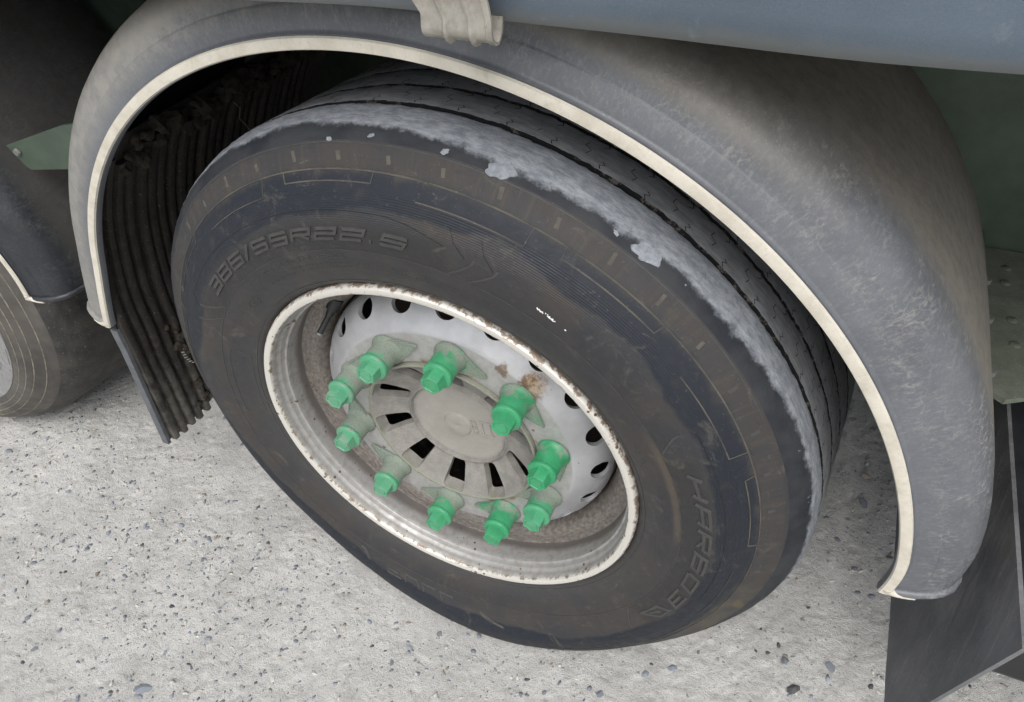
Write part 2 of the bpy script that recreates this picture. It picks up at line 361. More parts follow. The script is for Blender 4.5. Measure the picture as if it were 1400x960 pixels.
def fender_mat(name='fender_plastic', dark=False):
    m = MT(name, .5, 0, .5); x, y, z, r, th = polar(m)
    n1 = m.noise(7, det=4); n2 = m.noise(60, det=6, rough=.7); n3 = m.noise(380, det=3)
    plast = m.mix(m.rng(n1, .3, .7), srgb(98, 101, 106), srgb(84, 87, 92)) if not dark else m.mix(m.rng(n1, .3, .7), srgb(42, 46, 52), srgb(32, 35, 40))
    # washed-out dust veins: they run across the arch on its face
    vec = m.comb(m.m_('MULTIPLY', th, 60.0), m.m_('MULTIPLY', r, 62.0), m.m_('MULTIPLY', y, 62.0))
    w = m.noise(1.2, vec, 6, .68, .25); vein = m.m_('SUBTRACT', 1.0, m.rng(m.m_('ABSOLUTE', m.m_('SUBTRACT', w, .5)), .0, .022))
    vec2 = m.comb(m.m_('MULTIPLY', th, 170.0), m.m_('MULTIPLY', r, 110.0), m.m_('MULTIPLY', y, 110.0))
    w2 = m.noise(1.0, vec2, 5, .7, .1); vein2 = m.rng(w2, .48, .66)
    wn_ = m.t.nodes.new('ShaderNodeTexNoise'); wn_.inputs['Scale'].default_value = 30; wn_.inputs['Detail'].default_value = 4; m.put(wn_.inputs['Vector'], m.obj())
    ws = m.t.nodes.new('ShaderNodeVectorMath'); ws.operation = 'SCALE'; m.put(ws.inputs[0], wn_.outputs['Color']); ws.inputs['Scale'].default_value = 2.6
    wa = m.t.nodes.new('ShaderNodeVectorMath'); wa.operation = 'ADD'; m.put(wa.inputs[0], m.comb(m.m_('MULTIPLY', th, 62.0), m.m_('MULTIPLY', r, 58.0), m.m_('MULTIPLY', y, 60.0))); m.put(wa.inputs[1], ws.outputs[0])
    ck = m.vor(1.0, wa.outputs[0], 'DISTANCE_TO_EDGE'); brk = m.rng(m.noise(46, det=5, rough=.7), .40, .60)
    crack = m.m_('MULTIPLY', m.m_('SUBTRACT', 1.0, m.rng(ck, .01, .070)), brk); vein = m.m_('MAXIMUM', m.m_('MULTIPLY', vein, .6), crack)
    zone = m.m_('MULTIPLY', m.rng(r, .608, .640, .3, 1), m.rng(m.noise(18, det=4), .36, .62, .35, 1))
    vv = m.m_('MULTIPLY', m.m_('ADD', m.m_('MULTIPLY', vein, .55), m.m_('MULTIPLY', vein2, .62)), zone)
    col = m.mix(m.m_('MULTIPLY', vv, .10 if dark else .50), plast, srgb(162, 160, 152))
    # brown dust settled on the flat top
    top = m.m_('MULTIPLY', m.rng(m.m_('ADD', y, m.m_('MULTIPLY', m.m_('SUBTRACT', n2, .5), .05)), .035, .095), m.rng(r, .66, .667))
    upn = m.m_('MULTIPLY', m.rng(m.m_('ADD', z, m.m_('MULTIPLY', n2, .1)), .52, .66), m.m_('MULTIPLY', m.rng(r, .640, .655), m.rng(th, 1.2, 1.9, 1, .85)))
    dustc = m.mix(m.rng(n2, .35, .7), srgb(126, 121, 111), srgb(106, 102, 94))
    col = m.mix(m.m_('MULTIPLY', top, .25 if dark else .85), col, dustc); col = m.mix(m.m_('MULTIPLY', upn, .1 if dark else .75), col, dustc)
    if not dark: col = m.mix(m.m_('MULTIPLY', m.rng(m.m_('ADD', th, m.m_('MULTIPLY', n2, .6)), 1.5, 2.5), m.m_('MULTIPLY', m.rng(r, .612, .64), m.rng(n2, .3, .65, .25, .62))), col, srgb(152, 148, 138))
    col = m.mix(m.rng(n3, .60, .72, 0, .06 if dark else .25), col, srgb(160, 158, 150))
    return m.out(col, m.rng(m.m_('ADD', vv, top), 0, 1, .42, .8), m.bump(m.m_('ADD', m.m_('MULTIPLY', n3, .5), m.m_('MULTIPLY', vv, .4)), .0006, .6))
M_fender = fender_mat(); M_fender2 = fender_mat('fender_plastic_shaded', True)  # second copy: shade on the other mudguard put into a darker plastic colour
M_under = simple('dark_fender_inside', (40, 38, 36), .9, (28, 27, 26), 20, spec=.2)
def trim_mat():
    m = MT('cream_piping', .5, 0, .4); n = m.noise(35, det=6, rough=.7); n3 = m.noise(500, det=2)
    _x, _y, _z, _r, _th = polar(m); nk = m.noise(1.0, m.comb(m.m_('MULTIPLY', _th, 60.0), 0.0, 0.0), 2)
    col = m.mix(m.rng(n, .35, .7), srgb(202, 197, 184), srgb(184, 178, 164)); col = m.mix(m.rng(n3, .64, .72, 0, .5), col, srgb(168, 156, 136))
    nick = m.m_('MULTIPLY', m.m_('SUBTRACT', 1.0, m.rng(m.m_('ABSOLUTE', m.m_('SUBTRACT', nk, .5)), .0, .004)), m.rng(m.noise(80, det=4), .50, .60))
    col = m.mix(m.m_('MULTIPLY', nick, .22), col, srgb(110, 104, 94)); col = m.mix(m.rng(m.noise(22, det=6, rough=.75), .56, .72, 0, .6), col, srgb(150, 143, 128))
    return m.out(col, None, m.bump(n, .0004, .4))
M_trim = trim_mat()
def rib_mat():
    m = MT('ribbed_black_rubber', .75, 0, .3); n = m.noise(30, det=6, rough=.7); f = m.noise(300, det=4)
    x, y, z = m.sep(m.obj())[:3]
    col = m.mix(m.rng(n, .3, .7), srgb(58, 54, 50), srgb(40, 38, 36))
    low = m.rng(m.m_('ADD', z, m.m_('MULTIPLY', n, .3)), .62, .35)
    col = m.mix(m.m_('MULTIPLY', low, .7), col, m.mix(m.rng(n, .35, .65), srgb(116, 113, 106), srgb(74, 73, 70)))
    col = m.mix(m.m_('MULTIPLY', m.rng(f, .62, .7), .5), col, srgb(140, 137, 130))
    return m.out(col, None, m.bump(m.m_('ADD', n, f), .0015, .8))
M_rib = rib_mat()
M_flap = None
def flap_mat():
    m = MT('black_rubber_flap', .45, 0, .5); x, y, z = m.sep(m.obj())[:3]
    v = m.comb(m.m_('MULTIPLY', x, 10.0), m.m_('MULTIPLY', m.m_('ADD', y, z), 9.0), m.m_('MULTIPLY', m.m_('SUBTRACT', y, z), 70.0)); st = m.noise(1.0, v, 5, .65)
    n = m.noise(9, det=4); f = m.noise(200, det=3)
    col = m.mix(m.rng(n, .3, .7), srgb(112, 113, 115), srgb(84, 86, 89)); col = m.mix(m.rng(st, .45, .80, 0, .5), col, srgb(132, 130, 125)); col = m.mix(m.rng(f, .64, .74, 0, .6), col, srgb(150, 149, 144))
    return m.out(col, m.rng(st, .3, .7, .35, .6), m.bump(m.m_('ADD', st, m.m_('MULTIPLY', f, .4)), .001, .7))
M_flap = flap_mat()
M_flapedge = simple('grey_flap_edge', (96, 99, 103), .6, (76, 79, 83), 40)
M_mud = simple('caked_mud', (62, 57, 50), .95, (44, 41, 37), 120, bump=.003, spec=.2)
M_curtain = None
def curtain_mat():
    m = MT('blue_grey_tarpaulin', .5, 0, .45); x, y, z = m.sep(m.obj())[:3]
    n1 = m.noise(5, det=4); n2 = m.noise(60, det=5)
    u = m.m_('MULTIPLY', m.m_('ADD', x, z), 900.0); v = m.m_('MULTIPLY', m.m_('SUBTRACT', x, z), 900.0)
    wv = m.rng(m.noise(900, det=1), .3, .7, -1, 1)
    col = m.mix(m.rng(n1, .3, .7), srgb(86, 99, 111), srgb(76, 88, 99))
    col = m.mix(m.rng(wv, -1, 1, 0, .05), col, srgb(150, 158, 166))
    low = m.m_('SUBTRACT', 1.0, m.rng(m.m_('ADD', z, m.m_('MULTIPLY', n2, .012)), .008, .024))
    col = m.mix(m.m_('MULTIPLY', low, .6), col, srgb(108, 107, 100))
    col = m.mix(m.m_('MULTIPLY', m.rng(n2, .6, .8), .3), col, srgb(150, 152, 150))
    return m.out(col, None, m.bump(m.m_('ADD', m.m_('MULTIPLY', wv, .12), n2), .0003, .5))
M_curtain = curtain_mat()
M_green = simple('green_chassis_paint', (70, 84, 70), .5, (58, 71, 59), 22)
M_greend = simple('dusty_green_plate', (112, 118, 105), .8, (92, 98, 86), 40, speck=(160, 160, 148), bump=.001)
M_alu = simple('cast_buckle_alloy', (170, 166, 157), .42, (140, 136, 127), 55, metal=.25, speck=(120, 116, 108), bump=.0008)
M_black = simple('black_steel', (42, 43, 45), .5, (30, 31, 33), 25)
M_bolt = simple('zinc_bolt', (150, 150, 146), .5, (110, 110, 106), 90, metal=.3)
M_brake = simple('rusty_drum', (70, 60, 54), .8, (48, 43, 40), 30)
M_dark = simple('dark_chassis', (50, 60, 50), .8, (38, 46, 39), 12, spec=.2)
M_plank = simple('trailer_floor_board', (74, 66, 56), .8, (56, 50, 43), 12)

def ground_mat():
    m = MT('rough_concrete', .9, 0, .25)
    o = m.obj(); n0 = m.noise(2.2, o, 3); n1 = m.noise(22, o, 6, .68); n2 = m.noise(120, o, 5, .7); n3 = m.noise(620, o, 3)
    n00 = m.noise(5, o, 6, .7)
    col = m.mix(m.rng(n00, .36, .66), srgb(204, 203, 199), srgb(178, 177, 173))
    col = m.mix(m.rng(n1, .35, .7, 0, .6), col, srgb(210, 209, 205))
    col = m.mix(m.rng(n2, .52, .70, 0, .55), col, srgb(156, 154, 149))
    col = m.mix(m.rng(n3, .56, .70, 0, .6), col, srgb(122, 122, 120)); col = m.mix(m.rng(m.noise(260, o, 4, .75), .56, .68, 0, .55), col, srgb(128, 128, 127)); col = m.mix(m.rng(m.noise(190, o, 4, .75), .60, .70, 0, .6), col, srgb(214, 212, 207))
    # small dark aggregate grains flush in the surface
    w = m.t.nodes.new('ShaderNodeVectorMath'); w.operation = 'ADD'; m.put(w.inputs[0], o)
    nv = m.t.nodes.new('ShaderNodeTexNoise'); nv.inputs['Scale'].default_value = 60; m.put(nv.inputs['Vector'], o)
    sc = m.t.nodes.new('ShaderNodeVectorMath'); sc.operation = 'SCALE'; m.put(sc.inputs[0], nv.outputs['Color']); sc.inputs['Scale'].default_value = .012
    m.put(w.inputs[1], sc.outputs[0]); ww = w.outputs[0]
    v1 = m.vor(105, ww); c1 = m.sep(m.vor(105, ww, out='Color'))
    pick = m.m_('GREATER_THAN', c1[0], m.rng(n0, .35, .65, .74, .90))
    size = m.m_('MULTIPLY', c1[1], .34)
    g1 = m.m_('MULTIPLY', m.m_('LESS_THAN', v1, size), pick)
    gc = m.mix(c1[2], srgb(120, 125, 131), srgb(150, 150, 146))
    col = m.mix(m.m_('MULTIPLY', g1, .8), col, gc)
    x, y, z = m.sep(o)[:3]
    col = m.mix(m.m_('MULTIPLY', m.rng(y, .2, .9), .35), col, srgb(140, 138, 132))     # shade under the trailer painted into the ground colour
    h = m.m_('ADD', m.m_('ADD', m.m_('MULTIPLY', n1, .5), m.m_('MULTIPLY', n2, 1.3)), m.m_('MULTIPLY', n3, .9))
    return m.out(col, .92, m.bump(h, .0036, 1.0))
M_ground = ground_mat()
M_stones = [simple('stone_%s' % n, c, .6, d, 120, speck=s) for n, c, d, s in (
    ('slate', (122, 127, 133), (98, 103, 111), (150, 154, 160)), ('blue', (140, 146, 154), (120, 126, 134), (170, 174, 178)),
    ('tan', (150, 140, 124), (124, 116, 104), (176, 168, 152)), ('pale', (196, 194, 188), (168, 166, 160), (220, 218, 212)), ('dark', (84, 84, 86), (66, 66, 68), (120, 120, 120)))]

# ================================================================== GROUND
def axis(lo, hi, step, far, n):
    a = np.arange(lo, hi + 1e-6, step); g = np.geomspace(step * 2, far, n)
    return np.concatenate([(lo - g)[::-1], a, hi + g])
gx = axis(-1.45, 1.0, .0042, 150, 40); gy = axis(-.62, 1.35, .0042, 150, 40)
GX, GY = np.meshgrid(gx, gy); P2 = np.c_[GX.ravel(), GY.ravel()]
def ground_h(P):
    ins = ((P[:, 0] > -1.5) & (P[:, 0] < 1.05) & (P[:, 1] > -.67) & (P[:, 1] < 1.4)).astype(float)
    h = (fbm(P, 6, 3, 1) - .5) * .010 + (fbm(P, 30, 3, 2) - .5) * .0018 + (fbm(P, 95, 3, 3, .7) - .5) * .0034 * (.45 + fbm(P, 4, 2, 12))
    pit = fbm(P, 55, 2, 4); h -= np.clip(pit - .62, 0, 1) * .010
    lump = fbm(P, 80, 2, 5); h += np.clip(lump - .66, 0, 1) * .012
    # drag ruts on the right, behind the tyre
    u = (P[:, 0] - .35) * .62 + (P[:, 1] - .1) * .78; v = -(P[:, 0] - .35) * .78 + (P[:, 1] - .1) * .62
    m = np.clip((P[:, 0] - .25) / .15, 0, 1) * np.exp(-((u - .15) / .35)**2)
    h += m * .0042 * (fbm(np.c_[u * 3 , v * 55], 1, 3, 7) - .5) * np.clip((fbm(P, 5, 2, 6) - .35) * 4, 0, 1)
    pad = np.exp(-(np.maximum(0, np.abs(P[:, 0]) - .14) / .04)**2) * ((P[:, 1] > -.06) & (P[:, 1] < .38))
    h = h * (1 - .7 * pad) - .003
    return h * ins
GZ = ground_h(P2)
nx, ny = len(gx), len(gy); idx = np.arange(nx * ny).reshape(ny, nx)
Fq = np.stack([idx[:-1, :-1], idx[:-1, 1:], idx[1:, 1:], idx[1:, :-1]], -1).reshape(-1, 4)
me = bpy.data.meshes.new('ground'); me.vertices.add(nx * ny); me.vertices.foreach_set('co', np.c_[P2, GZ].astype(np.float32).ravel())
me.loops.add(len(Fq) * 4); me.loops.foreach_set('vertex_index', Fq.ravel().astype(np.int32)); me.polygons.add(len(Fq))
me.polygons.foreach_set('loop_start', np.arange(0, len(Fq) * 4, 4, dtype=np.int32)); me.polygons.foreach_set('loop_total', np.full(len(Fq), 4, dtype=np.int32))
me.update(calc_edges=True); me.polygons.foreach_set('use_smooth', np.full(len(Fq), True)); me.materials.append(M_ground)
ground = bpy.data.objects.new('ground', me); C.objects.link(ground); ground['kind'] = 'structure'

# stones: a few blank shapes shared by all copies
def stone_mesh(seed, mat, sub=2):
    bm = bmesh.new(); bmesh.ops.create_icosphere(bm, subdivisions=sub, radius=1.0)
    for v in bm.verts:
        n = mnoise.noise(v.co * 1.1 + Vector((seed * 3.1, 0, 0))); v.co *= 1 + .38 * n
        v.co.z *= .62
    me = bpy.data.meshes.new('stone'); bm.to_mesh(me); bm.free(); me.materials.append(mat)
    me.polygons.foreach_set('use_smooth', np.full(len(me.polygons), True)); me.set_sharp_from_angle(angle=R_(28)); return me
STM = [[stone_mesh(s * 7 + k, M_stones[k], 1) for s in range(3)] for k in range(5)]
Rc = co.rotation_euler.to_matrix()
def on_ground(px, py):
    d = Rc @ Vector(((px - 700) / 995.2, -(py - 480) / 995.2, -1)); t = -co.location.z / d.z; q = co.location + d * t; return q.x, q.y
STONES = [(194,941,13,1),(181,763,7,3),(159,752,7,3),(46,769,6,0),(27,662,5,0),(93,671,7,1),(86,740,6,0),(148,728,6,1),(202,722,5,1),(248,718,8,1),
    (198,735-15,6,1),(277,765,5,0),(60,732,4,1),(12,616,8,0),(90,624,6,1),(235,624,5,4),(38,914-70,7,0),(46,887,6,0),(30,905,5,4),(132,785,5,2),
    (285,765-30,5,0),(283,872,6,1),(299,835,4,0),(253,849,4,3),(20,807,5,1),(178,660,5,0),(48,658,4,2),(267,742,5,1),(410,840,4,0),(426,847,4,1),
    (372,928,6,3),(430,920,5,3),(535,905,6,0),(600,866,5,0),(640,868,5,1),(655,869,6,0),(690,835,4,2),(744,946,5,0),(820,948,8,0),(882,921,7,1),
    (920,912,8,1),(955,891,4,0),(1073,903,9,0),(1135,912,9,0),(1191,938,6,4),(1085,942,12,4),(1050,892,5,4),(1034,889,4,4),(1168,777,6,0),(1192,815,8,0),
    (1173,809,5,0),(1137,793,5,3),(1201,801,4,3),(1185,651,9,2),(1180,688,11,0),(1145,737,6,0),(1216,762,6,4),(1202,945,5,3),(1320,938,6,3),(560,884,5,1),
    (330,868,5,3),(150,945,5,4),(105,955,6,1),(225,590+300,4,1),(355,752,4,0),(505,960-110,5,1)]
for px, py, sz, k in STONES:
    x, y = on_ground(px, py); s = sz / 995.2 * 1.35 * .80
    o = bpy.data.objects.new('stone', STM[k][random.randrange(3)]); C.objects.link(o); o.parent = ground
    z = float(ground_h(np.array([[x, y]]))[0])
    o.location = (x, y, z + s * .16); o.scale = (s * random.uniform(.85, 1.25), s * random.uniform(.6, .9), s * .62); o.rotation_euler = (random.uniform(-.2, .2), random.uniform(-.2, .2), random.uniform(0, 6.3))
# embedded aggregate: far too many to count
gv, gf, gm = [], [], []
base = [bmesh.new() for _ in range(3)]
tem = []
for i, b in enumerate(base):
    bmesh.ops.create_icosphere(b, subdivisions=1, radius=1.0)
    V = np.array([list(v.co * (1 + .4 * mnoise.noise(v.co * 1.3 + Vector((i * 5, 1, 2))))) for v in b.verts]); V[:, 2] *= .55
    tem.append((V, [tuple(v.index for v in f.verts) for f in b.faces])); b.free()
N = 24000
PX = np.c_[rng.uniform(-1.4, .98, N), rng.uniform(-.6, 1.2, N)]
dens = fbm(PX, 3, 3, 9); keep = rng.rand(N) < np.clip((dens - .36) * 3.2, .12, 1) * np.where(PX[:, 0] < -.2, 1, .55)
PX = PX[keep]; HZ = ground_h(PX); ns = 0
for (x, y), z in zip(PX, HZ):
    if -.16 < x < .16 and -.05 < y < .36: continue
    s = .0013 + .0040 * rng.rand()**3.2; V, F = tem[rng.randint(3)]; a = rng.rand() * 6.28; c, q = math.cos(a), math.sin(a)
    sx, sy = s * rng.uniform(.9, 1.6), s * rng.uniform(.5, .9)
    W_ = np.c_[(V[:, 0]*sx*c - V[:, 1]*sy*q) + x, (V[:, 0]*sx*q + V[:, 1]*sy*c) + y, V[:, 2]*s*.7 + z + s*.10]
    k = ns * len(V); gv.append(W_); gf.append(np.array(F) + k); gm.append(np.full(len(F), rng.choice(5, p=[.24, .26, .16, .28, .06]))); ns += 1
gr = mesh_obj('gravel', np.concatenate(gv), np.concatenate(gf).tolist(), None, ground, mats=M_stones, fm=np.concatenate(gm)); gr['kind'] = 'stuff'

# ================================================================== TRAILER (one thing; everything below is its part)
trailer = bpy.data.objects.new('semi_trailer', None); C.objects.link(trailer)
trailer['label'] = 'curtain-sided semi-trailer with grey plastic mudguards and a silver wheel with green nut caps'
trailer['category'] = 'trailer'

def load(th):                  # the loaded casing is a little wider than high
    d1 = (np.asarray(th) + .12 + PI) % (2*PI) - PI; d2 = (np.asarray(th) - PI + .25 + PI) % (2*PI) - PI
    return .0115 * np.exp(-(d1 / .60)**2) + .005 * np.exp(-(d2 / .6)**2)
def skew(y): return .085 * max(0.0, y - .03), -.050 * max(0.0, y - .03)
def tyre(parent, name, side_m, n=900, main=True, worn=False):
    pr = []; mat = []
    for t in np.linspace(SPx[0], .4725, 52): pr.append((t, None)); mat.append(0)
    for t in np.linspace(.475, SPx[-1], 26): pr.append((t, None)); mat.append(1)
    yy = .0685
    def groove(y0, y1, d=.011):
        return [(.4975, y0), (.4975 - d, y0 + .0010), (.4975 - d, y1 - .0010), (.4975, y1)]
    seg = groove(.0685, .0780, .0125); last = .0780
    if not worn:
        for (a, b) in ((.1265, .1330), (.182, .1885), (.239, .2455)):
            seg += [(.4977, last + .0015), (.4982, (last + a) / 2), (.4977, a - .0015)] + groove(a, b, .009); last = b
    else: seg = [(.4978, .07), (.4980, .19), (.4978, .3)]; last = .26
    seg += [(.4975, last + .003), (.4975, .318)]
    for q in seg: pr.append(q); mat.append(2)
    for i in range(len(pr) - 1):
        if pr[i][1] not in (None, 'in') and (pr[i][0] < .4945 or pr[i+1][0] < .4945): mat[i] = 9 if main and not worn else 2
    for t in (.494, .487, .4745, .449, .42, .39, .36, .33, .2965): pr.append((t, 'in')); mat.append(2)
    pr.append((.280, .30)); mat.append(2); pr.append((.280, .03)); mat.append(2)
    k = len(pr); th = np.linspace(-PI/2, 1.5*PI, n + 1)[:-1]
    Rr = np.array([q[0] for q in pr]); V = np.zeros((n, k, 3)); TH = np.repeat(th[:, None], k, 1); RR = np.repeat(Rr[None], n, 0).copy(); YY = np.zeros((n, k))
    for j, q in enumerate(pr):
        if q[1] is None: YY[:, j] = side_y(np.full(n, q[0]), th)
        elif q[1] == 'in': YY[:, j] = .385 - side_y(np.full(n, q[0]), th)
        else: YY[:, j] = q[1]
    # ragged rib edges and uneven wear
    A = np.c_[TH.ravel() * .497, YY.ravel()]
    wear = ((fbm(A, 60, 3, 3) - .5) * .0016 + (fbm(A, 260, 2, 4) - .5) * .0009).reshape(n, k)
    tr = np.clip((RR - .470) / .012, 0, 1); RR += wear * tr + load(TH) * np.clip((RR - .462) / .03, 0, 1)
    edge = (fbm(np.c_[TH.ravel() * .497, YY.ravel() * .02], 170, 3, 8) - .5).reshape(n, k) * .0030
    isg = np.array([1.0 if (q[1] not in (None, 'in') and 0.06 < q[1] < .25) else 0.0 for q in pr]); YY += edge * isg[None]
    V[..., 0] = RR * np.cos(TH); V[..., 1] = YY; V[..., 2] = RR * np.sin(TH)
    sk = np.maximum(0, YY - .03); V[..., 0] += .085 * sk; V[..., 2] -= .050 * sk
    V[..., 2] = np.where(V[..., 2] < -(ZC + .002), -(ZC + .002) , V[..., 2])
    ii = np.arange(n); jj = np.arange(k - 1); I, J = np.meshgrid(ii, jj, indexing='ij'); I2 = (I + 1) % n
    F = np.stack([I*k+J, I*k+J+1, I2*k+J+1, I2*k+J], -1).reshape(-1, 4); FM = np.array(mat)[J].ravel()
    g = G(); g.V = [tuple(v) for v in V.reshape(-1, 3)]; g.F = [tuple(f) for f in F]; g.M = FM.tolist()
    return g

def ribbon(g, path, w, h, mi, closed=False, Rm=None, step=.006):     # raised strip on the sidewall; path of (theta, R)
    P = [np.array((-t * .42, r)) for t, r in path]
    if closed: P = P + [P[0]]
    D = [P[0]]
    for a, b in zip(P[:-1], P[1:]):
        L = np.linalg.norm(b - a); m = max(1, int(L / step))
        for i in range(1, m + 1): D.append(a + (b - a) * i / m)
    D = np.array(D); k = len(D); T = np.zeros_like(D)
    for i in range(k):
        p0 = D[max(i-1, 0)]; p1 = D[min(i+1, k-1)]
        if closed and i in (0, k-1): p0, p1 = D[k-2], D[1]
        a = D[i] - p0; b = p1 - D[i]
        na = a / (np.linalg.norm(a) + 1e-9); nb = b / (np.linalg.norm(b) + 1e-9); t = na + nb; t /= (np.linalg.norm(t) + 1e-9)
        c = max(.45, float(np.dot(t, nb if np.linalg.norm(b) > 0 else na))); T[i] = np.array((-t[1], t[0])) / c
    V = []; F = []
    for i in range(k):
        for s, hh in ((-1.0, -.0006), (-.82, h), (.82, h), (1.0, -.0006)):
            q = D[i] + T[i] * w * .5 * s; th = -q[0] / .42; r = q[1]
            y = float(side_y(r, th)) - hh; V.append((r * math.cos(th), y, r * math.sin(th)))
    for i in range(k - 1):
        for j in range(3): F.append((i*4+j, i*4+4+j, i*4+5+j, i*4+1+j))
    if not closed: F += [(0, 1, 2, 3), (k*4-1, k*4-2, k*4-3, k*4-4)]
    g.add(V, F, mi)

GL = {'3': [[(0,1),(1,1),(1,.52)],[(.25,.5),(1,.5),(1,0),(0,0)]], '8': [[(0,0),(0,1),(1,1),(1,0),(0,0)],[(0,.5),(1,.5)]], '5': [[(1,1),(0,1),(0,.52),(1,.52),(1,0),(0,0)]],
      '/': [[(.1,-.1),(.8,1.1)]], 'R': [[(0,0),(0,1),(1,1),(1,.5),(0,.5)],[(.45,.5),(1,0)]], '2': [[(0,1),(1,1),(1,.52),(0,.52),(0,0),(1,0)]], '.': [[(.35,.02),(.6,.02)]],
      'H': [[(0,0),(0,1)],[(1,0),(1,1)],[(0,.5),(1,.5)]], 'A': [[(0,0),(0,1),(1,1),(1,0)],[(0,.45),(1,.45)]], '6': [[(1,1),(0,1),(0,0),(1,0),(1,.55),(0,.55)]], 'O': [[(0,0),(0,1),(1,1),(1,0),(0,0)]],
      'F': [[(0,0),(0,1),(1,1)],[(0,.5),(.8,.5)]], 'U': [[(0,1),(0,0),(1,0),(1,1)]], 'E': [[(1,0),(0,0),(0,1),(1,1)],[(0,.5),(.8,.5)]], 'L': [[(0,1),(0,0),(1,0)]], 'T': [[(0,1),(1,1)],[(.5,1),(.5,0)]],
      'B': [[(0,0),(0,1),(.9,1),(.9,.5),(0,.5)],[(.9,.5),(1,0),(0,0)]], 'S': [[(1,1),(0,1),(0,.5),(1,.5),(1,0),(0,0)]], 'G': [[(1,1),(0,1),(0,0),(1,0),(1,.5),(.5,.5)]], 'V': [[(0,1),(.5,0),(1,1)]]}
def write(g, txt, t0, t1, R0, R1, w, h, mi, slant=.18, fill=.74, flip=False):
    wd = [.55 if c == '/' else .4 if c == '.' else .5 if c == ' ' else 1.0 for c in txt]; tot = sum(wd); u = 0
    for c, a in zip(txt, wd):
        if c in GL:
            for k, st in enumerate(GL[c]):
                path = []
                for x, y in st:
                    xx = (u + (x * fill + (1 - fill) / 2) * a + (y - .5) * slant) / tot
                    path.append((t0 + (t1 - t0) * xx, R0 + (R1 - R0) * y))
                ribbon(g, path, w, h + .00006 * k, mi)
        u += a

# ------------------------------------------------------------------ rear wheel (the subject)
def wheel_disc(parent):
    g = G()    # rim barrel
    rim = [(.2965,.016),(.2985,.006),(.2980,-.001),(.2955,-.004),(.2905,-.0045),(.2868,-.003),(.2850,.001),(.2846,.009),(.2842,.013),(.2822,.0155),(.2812,.0185),(.2812,.0235),
           (.2800,.0255),(.2775,.0262),(.2768,.029),(.2772,.034),(.2772,.046),(.2768,.058),(.2760,.0635),(.2735,.0655),(.2690,.0660),(.2620,.0675),(.2540,.0720),(.2480,.080),(.2440,.091),(.2425,.105),(.2420,.13),(.2420,.30),(.2480,.30),(.2480,.11),(.2560,.09),(.275,.075),(.283,.05),(.2895,.02)]
    g.lathe(rim, 240, 0)
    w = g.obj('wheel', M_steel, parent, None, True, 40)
    d = G(); prof = [(.2418,.135),(.2412,.112),(.2398,.098),(.2368,.084),(.2315,.0725),(.2245,.0635),(.2150,.0560),(.2060,.0498),(.1985,.0452),(.1945,.0424),(.1915,.0418),(.1700,.0418),(.1440,.0418),(.1412,.0424),(.1405,.0445),(.1405,.054),(.150,.054),(.190,.053),(.1965,.0545),(.204,.0585),(.2125,.0640),(.2215,.0710),(.2285,.0795),(.2335,.090),(.2350,.11),(.2355,.135)]
    d.lathe(prof, 240, 0)
    o = d.obj('disc', M_steel, w, None, True, None)
    c = G()
    for i in range(20):
        a = R_(142 - 18 * i); t = .2262; cx, cz = t * math.cos(a), t * math.sin(a)
        # cutter follows the local surface normal of the dished disc
        nrm = Vector((math.cos(a) * .62, -.78, math.sin(a) * .62)); ctr = Vector((cx, .066, cz)); tan = Vector((-math.sin(a), 0, math.cos(a))); rad = nrm.cross(tan).normalized()
        V = []; k = 28
        for s in (-.03, .04):
            for j in range(k):
                q = 2*PI*j/k; V.append(tuple(ctr - nrm * s + tan * (.0168 * math.cos(q)) + rad * (.0158 * math.sin(q))))
        c.add(V, [tuple(range(k)), tuple(reversed(range(k, 2*k)))] + [(j, j+k, (j+1)%k+k, (j+1)%k) for j in range(k)])
    cut = c.obj('cutter', M_steel, None, None, False, None)
    boolean(o, cut); o.data.polygons.foreach_set('use_smooth', np.full(len(o.data.polygons), True)); o.data.set_sharp_from_angle(angle=R_(32)); o.parent = w
    return w
wheel = wheel_disc(trailer); wheel.location = (0, 0, ZC); wheel['label'] = 'silver steel wheel with ten green nut caps'

# inner darkness behind the disc: brake drum
b = G(); b.lathe([(.0,.16),(.19,.16),(.205,.17),(.205,.33),(0,.33)], 48, 0, closed=False); b.obj('brake_drum', M_brake, wheel, None, True, 40)

tg = tyre(wheel, 'tyre', M_side)
LM = 3; RM = 4; NM = 5; SM = 6; PM = 7; CM = 8
write(tg, '385/55R22.5', R_(143), R_(86), .3765, .3905, .0044, .0018, LM, slant=.22)
write(tg, 'HAR6O3', R_(22.5), R_(-21.5), .3805, .3965, .0048, .0019, LM, slant=.20, fill=.68)
# leaf-shaped mark after the last letter
ribbon(tg, [(R_(-23.5), .395), (R_(-27), .3955), (R_(-31), .377), (R_(-25), .379)], .0045, .0011, LM, closed=True)
ribbon(tg, [(R_(-25.5), .388), (R_(-28.5), .383)], .0045, .0009, LM)
write(tg, 'TUBELESS REGROOVABLE', R_(131), R_(101), .3485, .3530, .0010, .0006, LM, slant=.1)
# big letters low on the left, half hidden by grime
write(tg, 'FULL', R_(-112), R_(-90), .376, .392, .0036, .0008, LM)
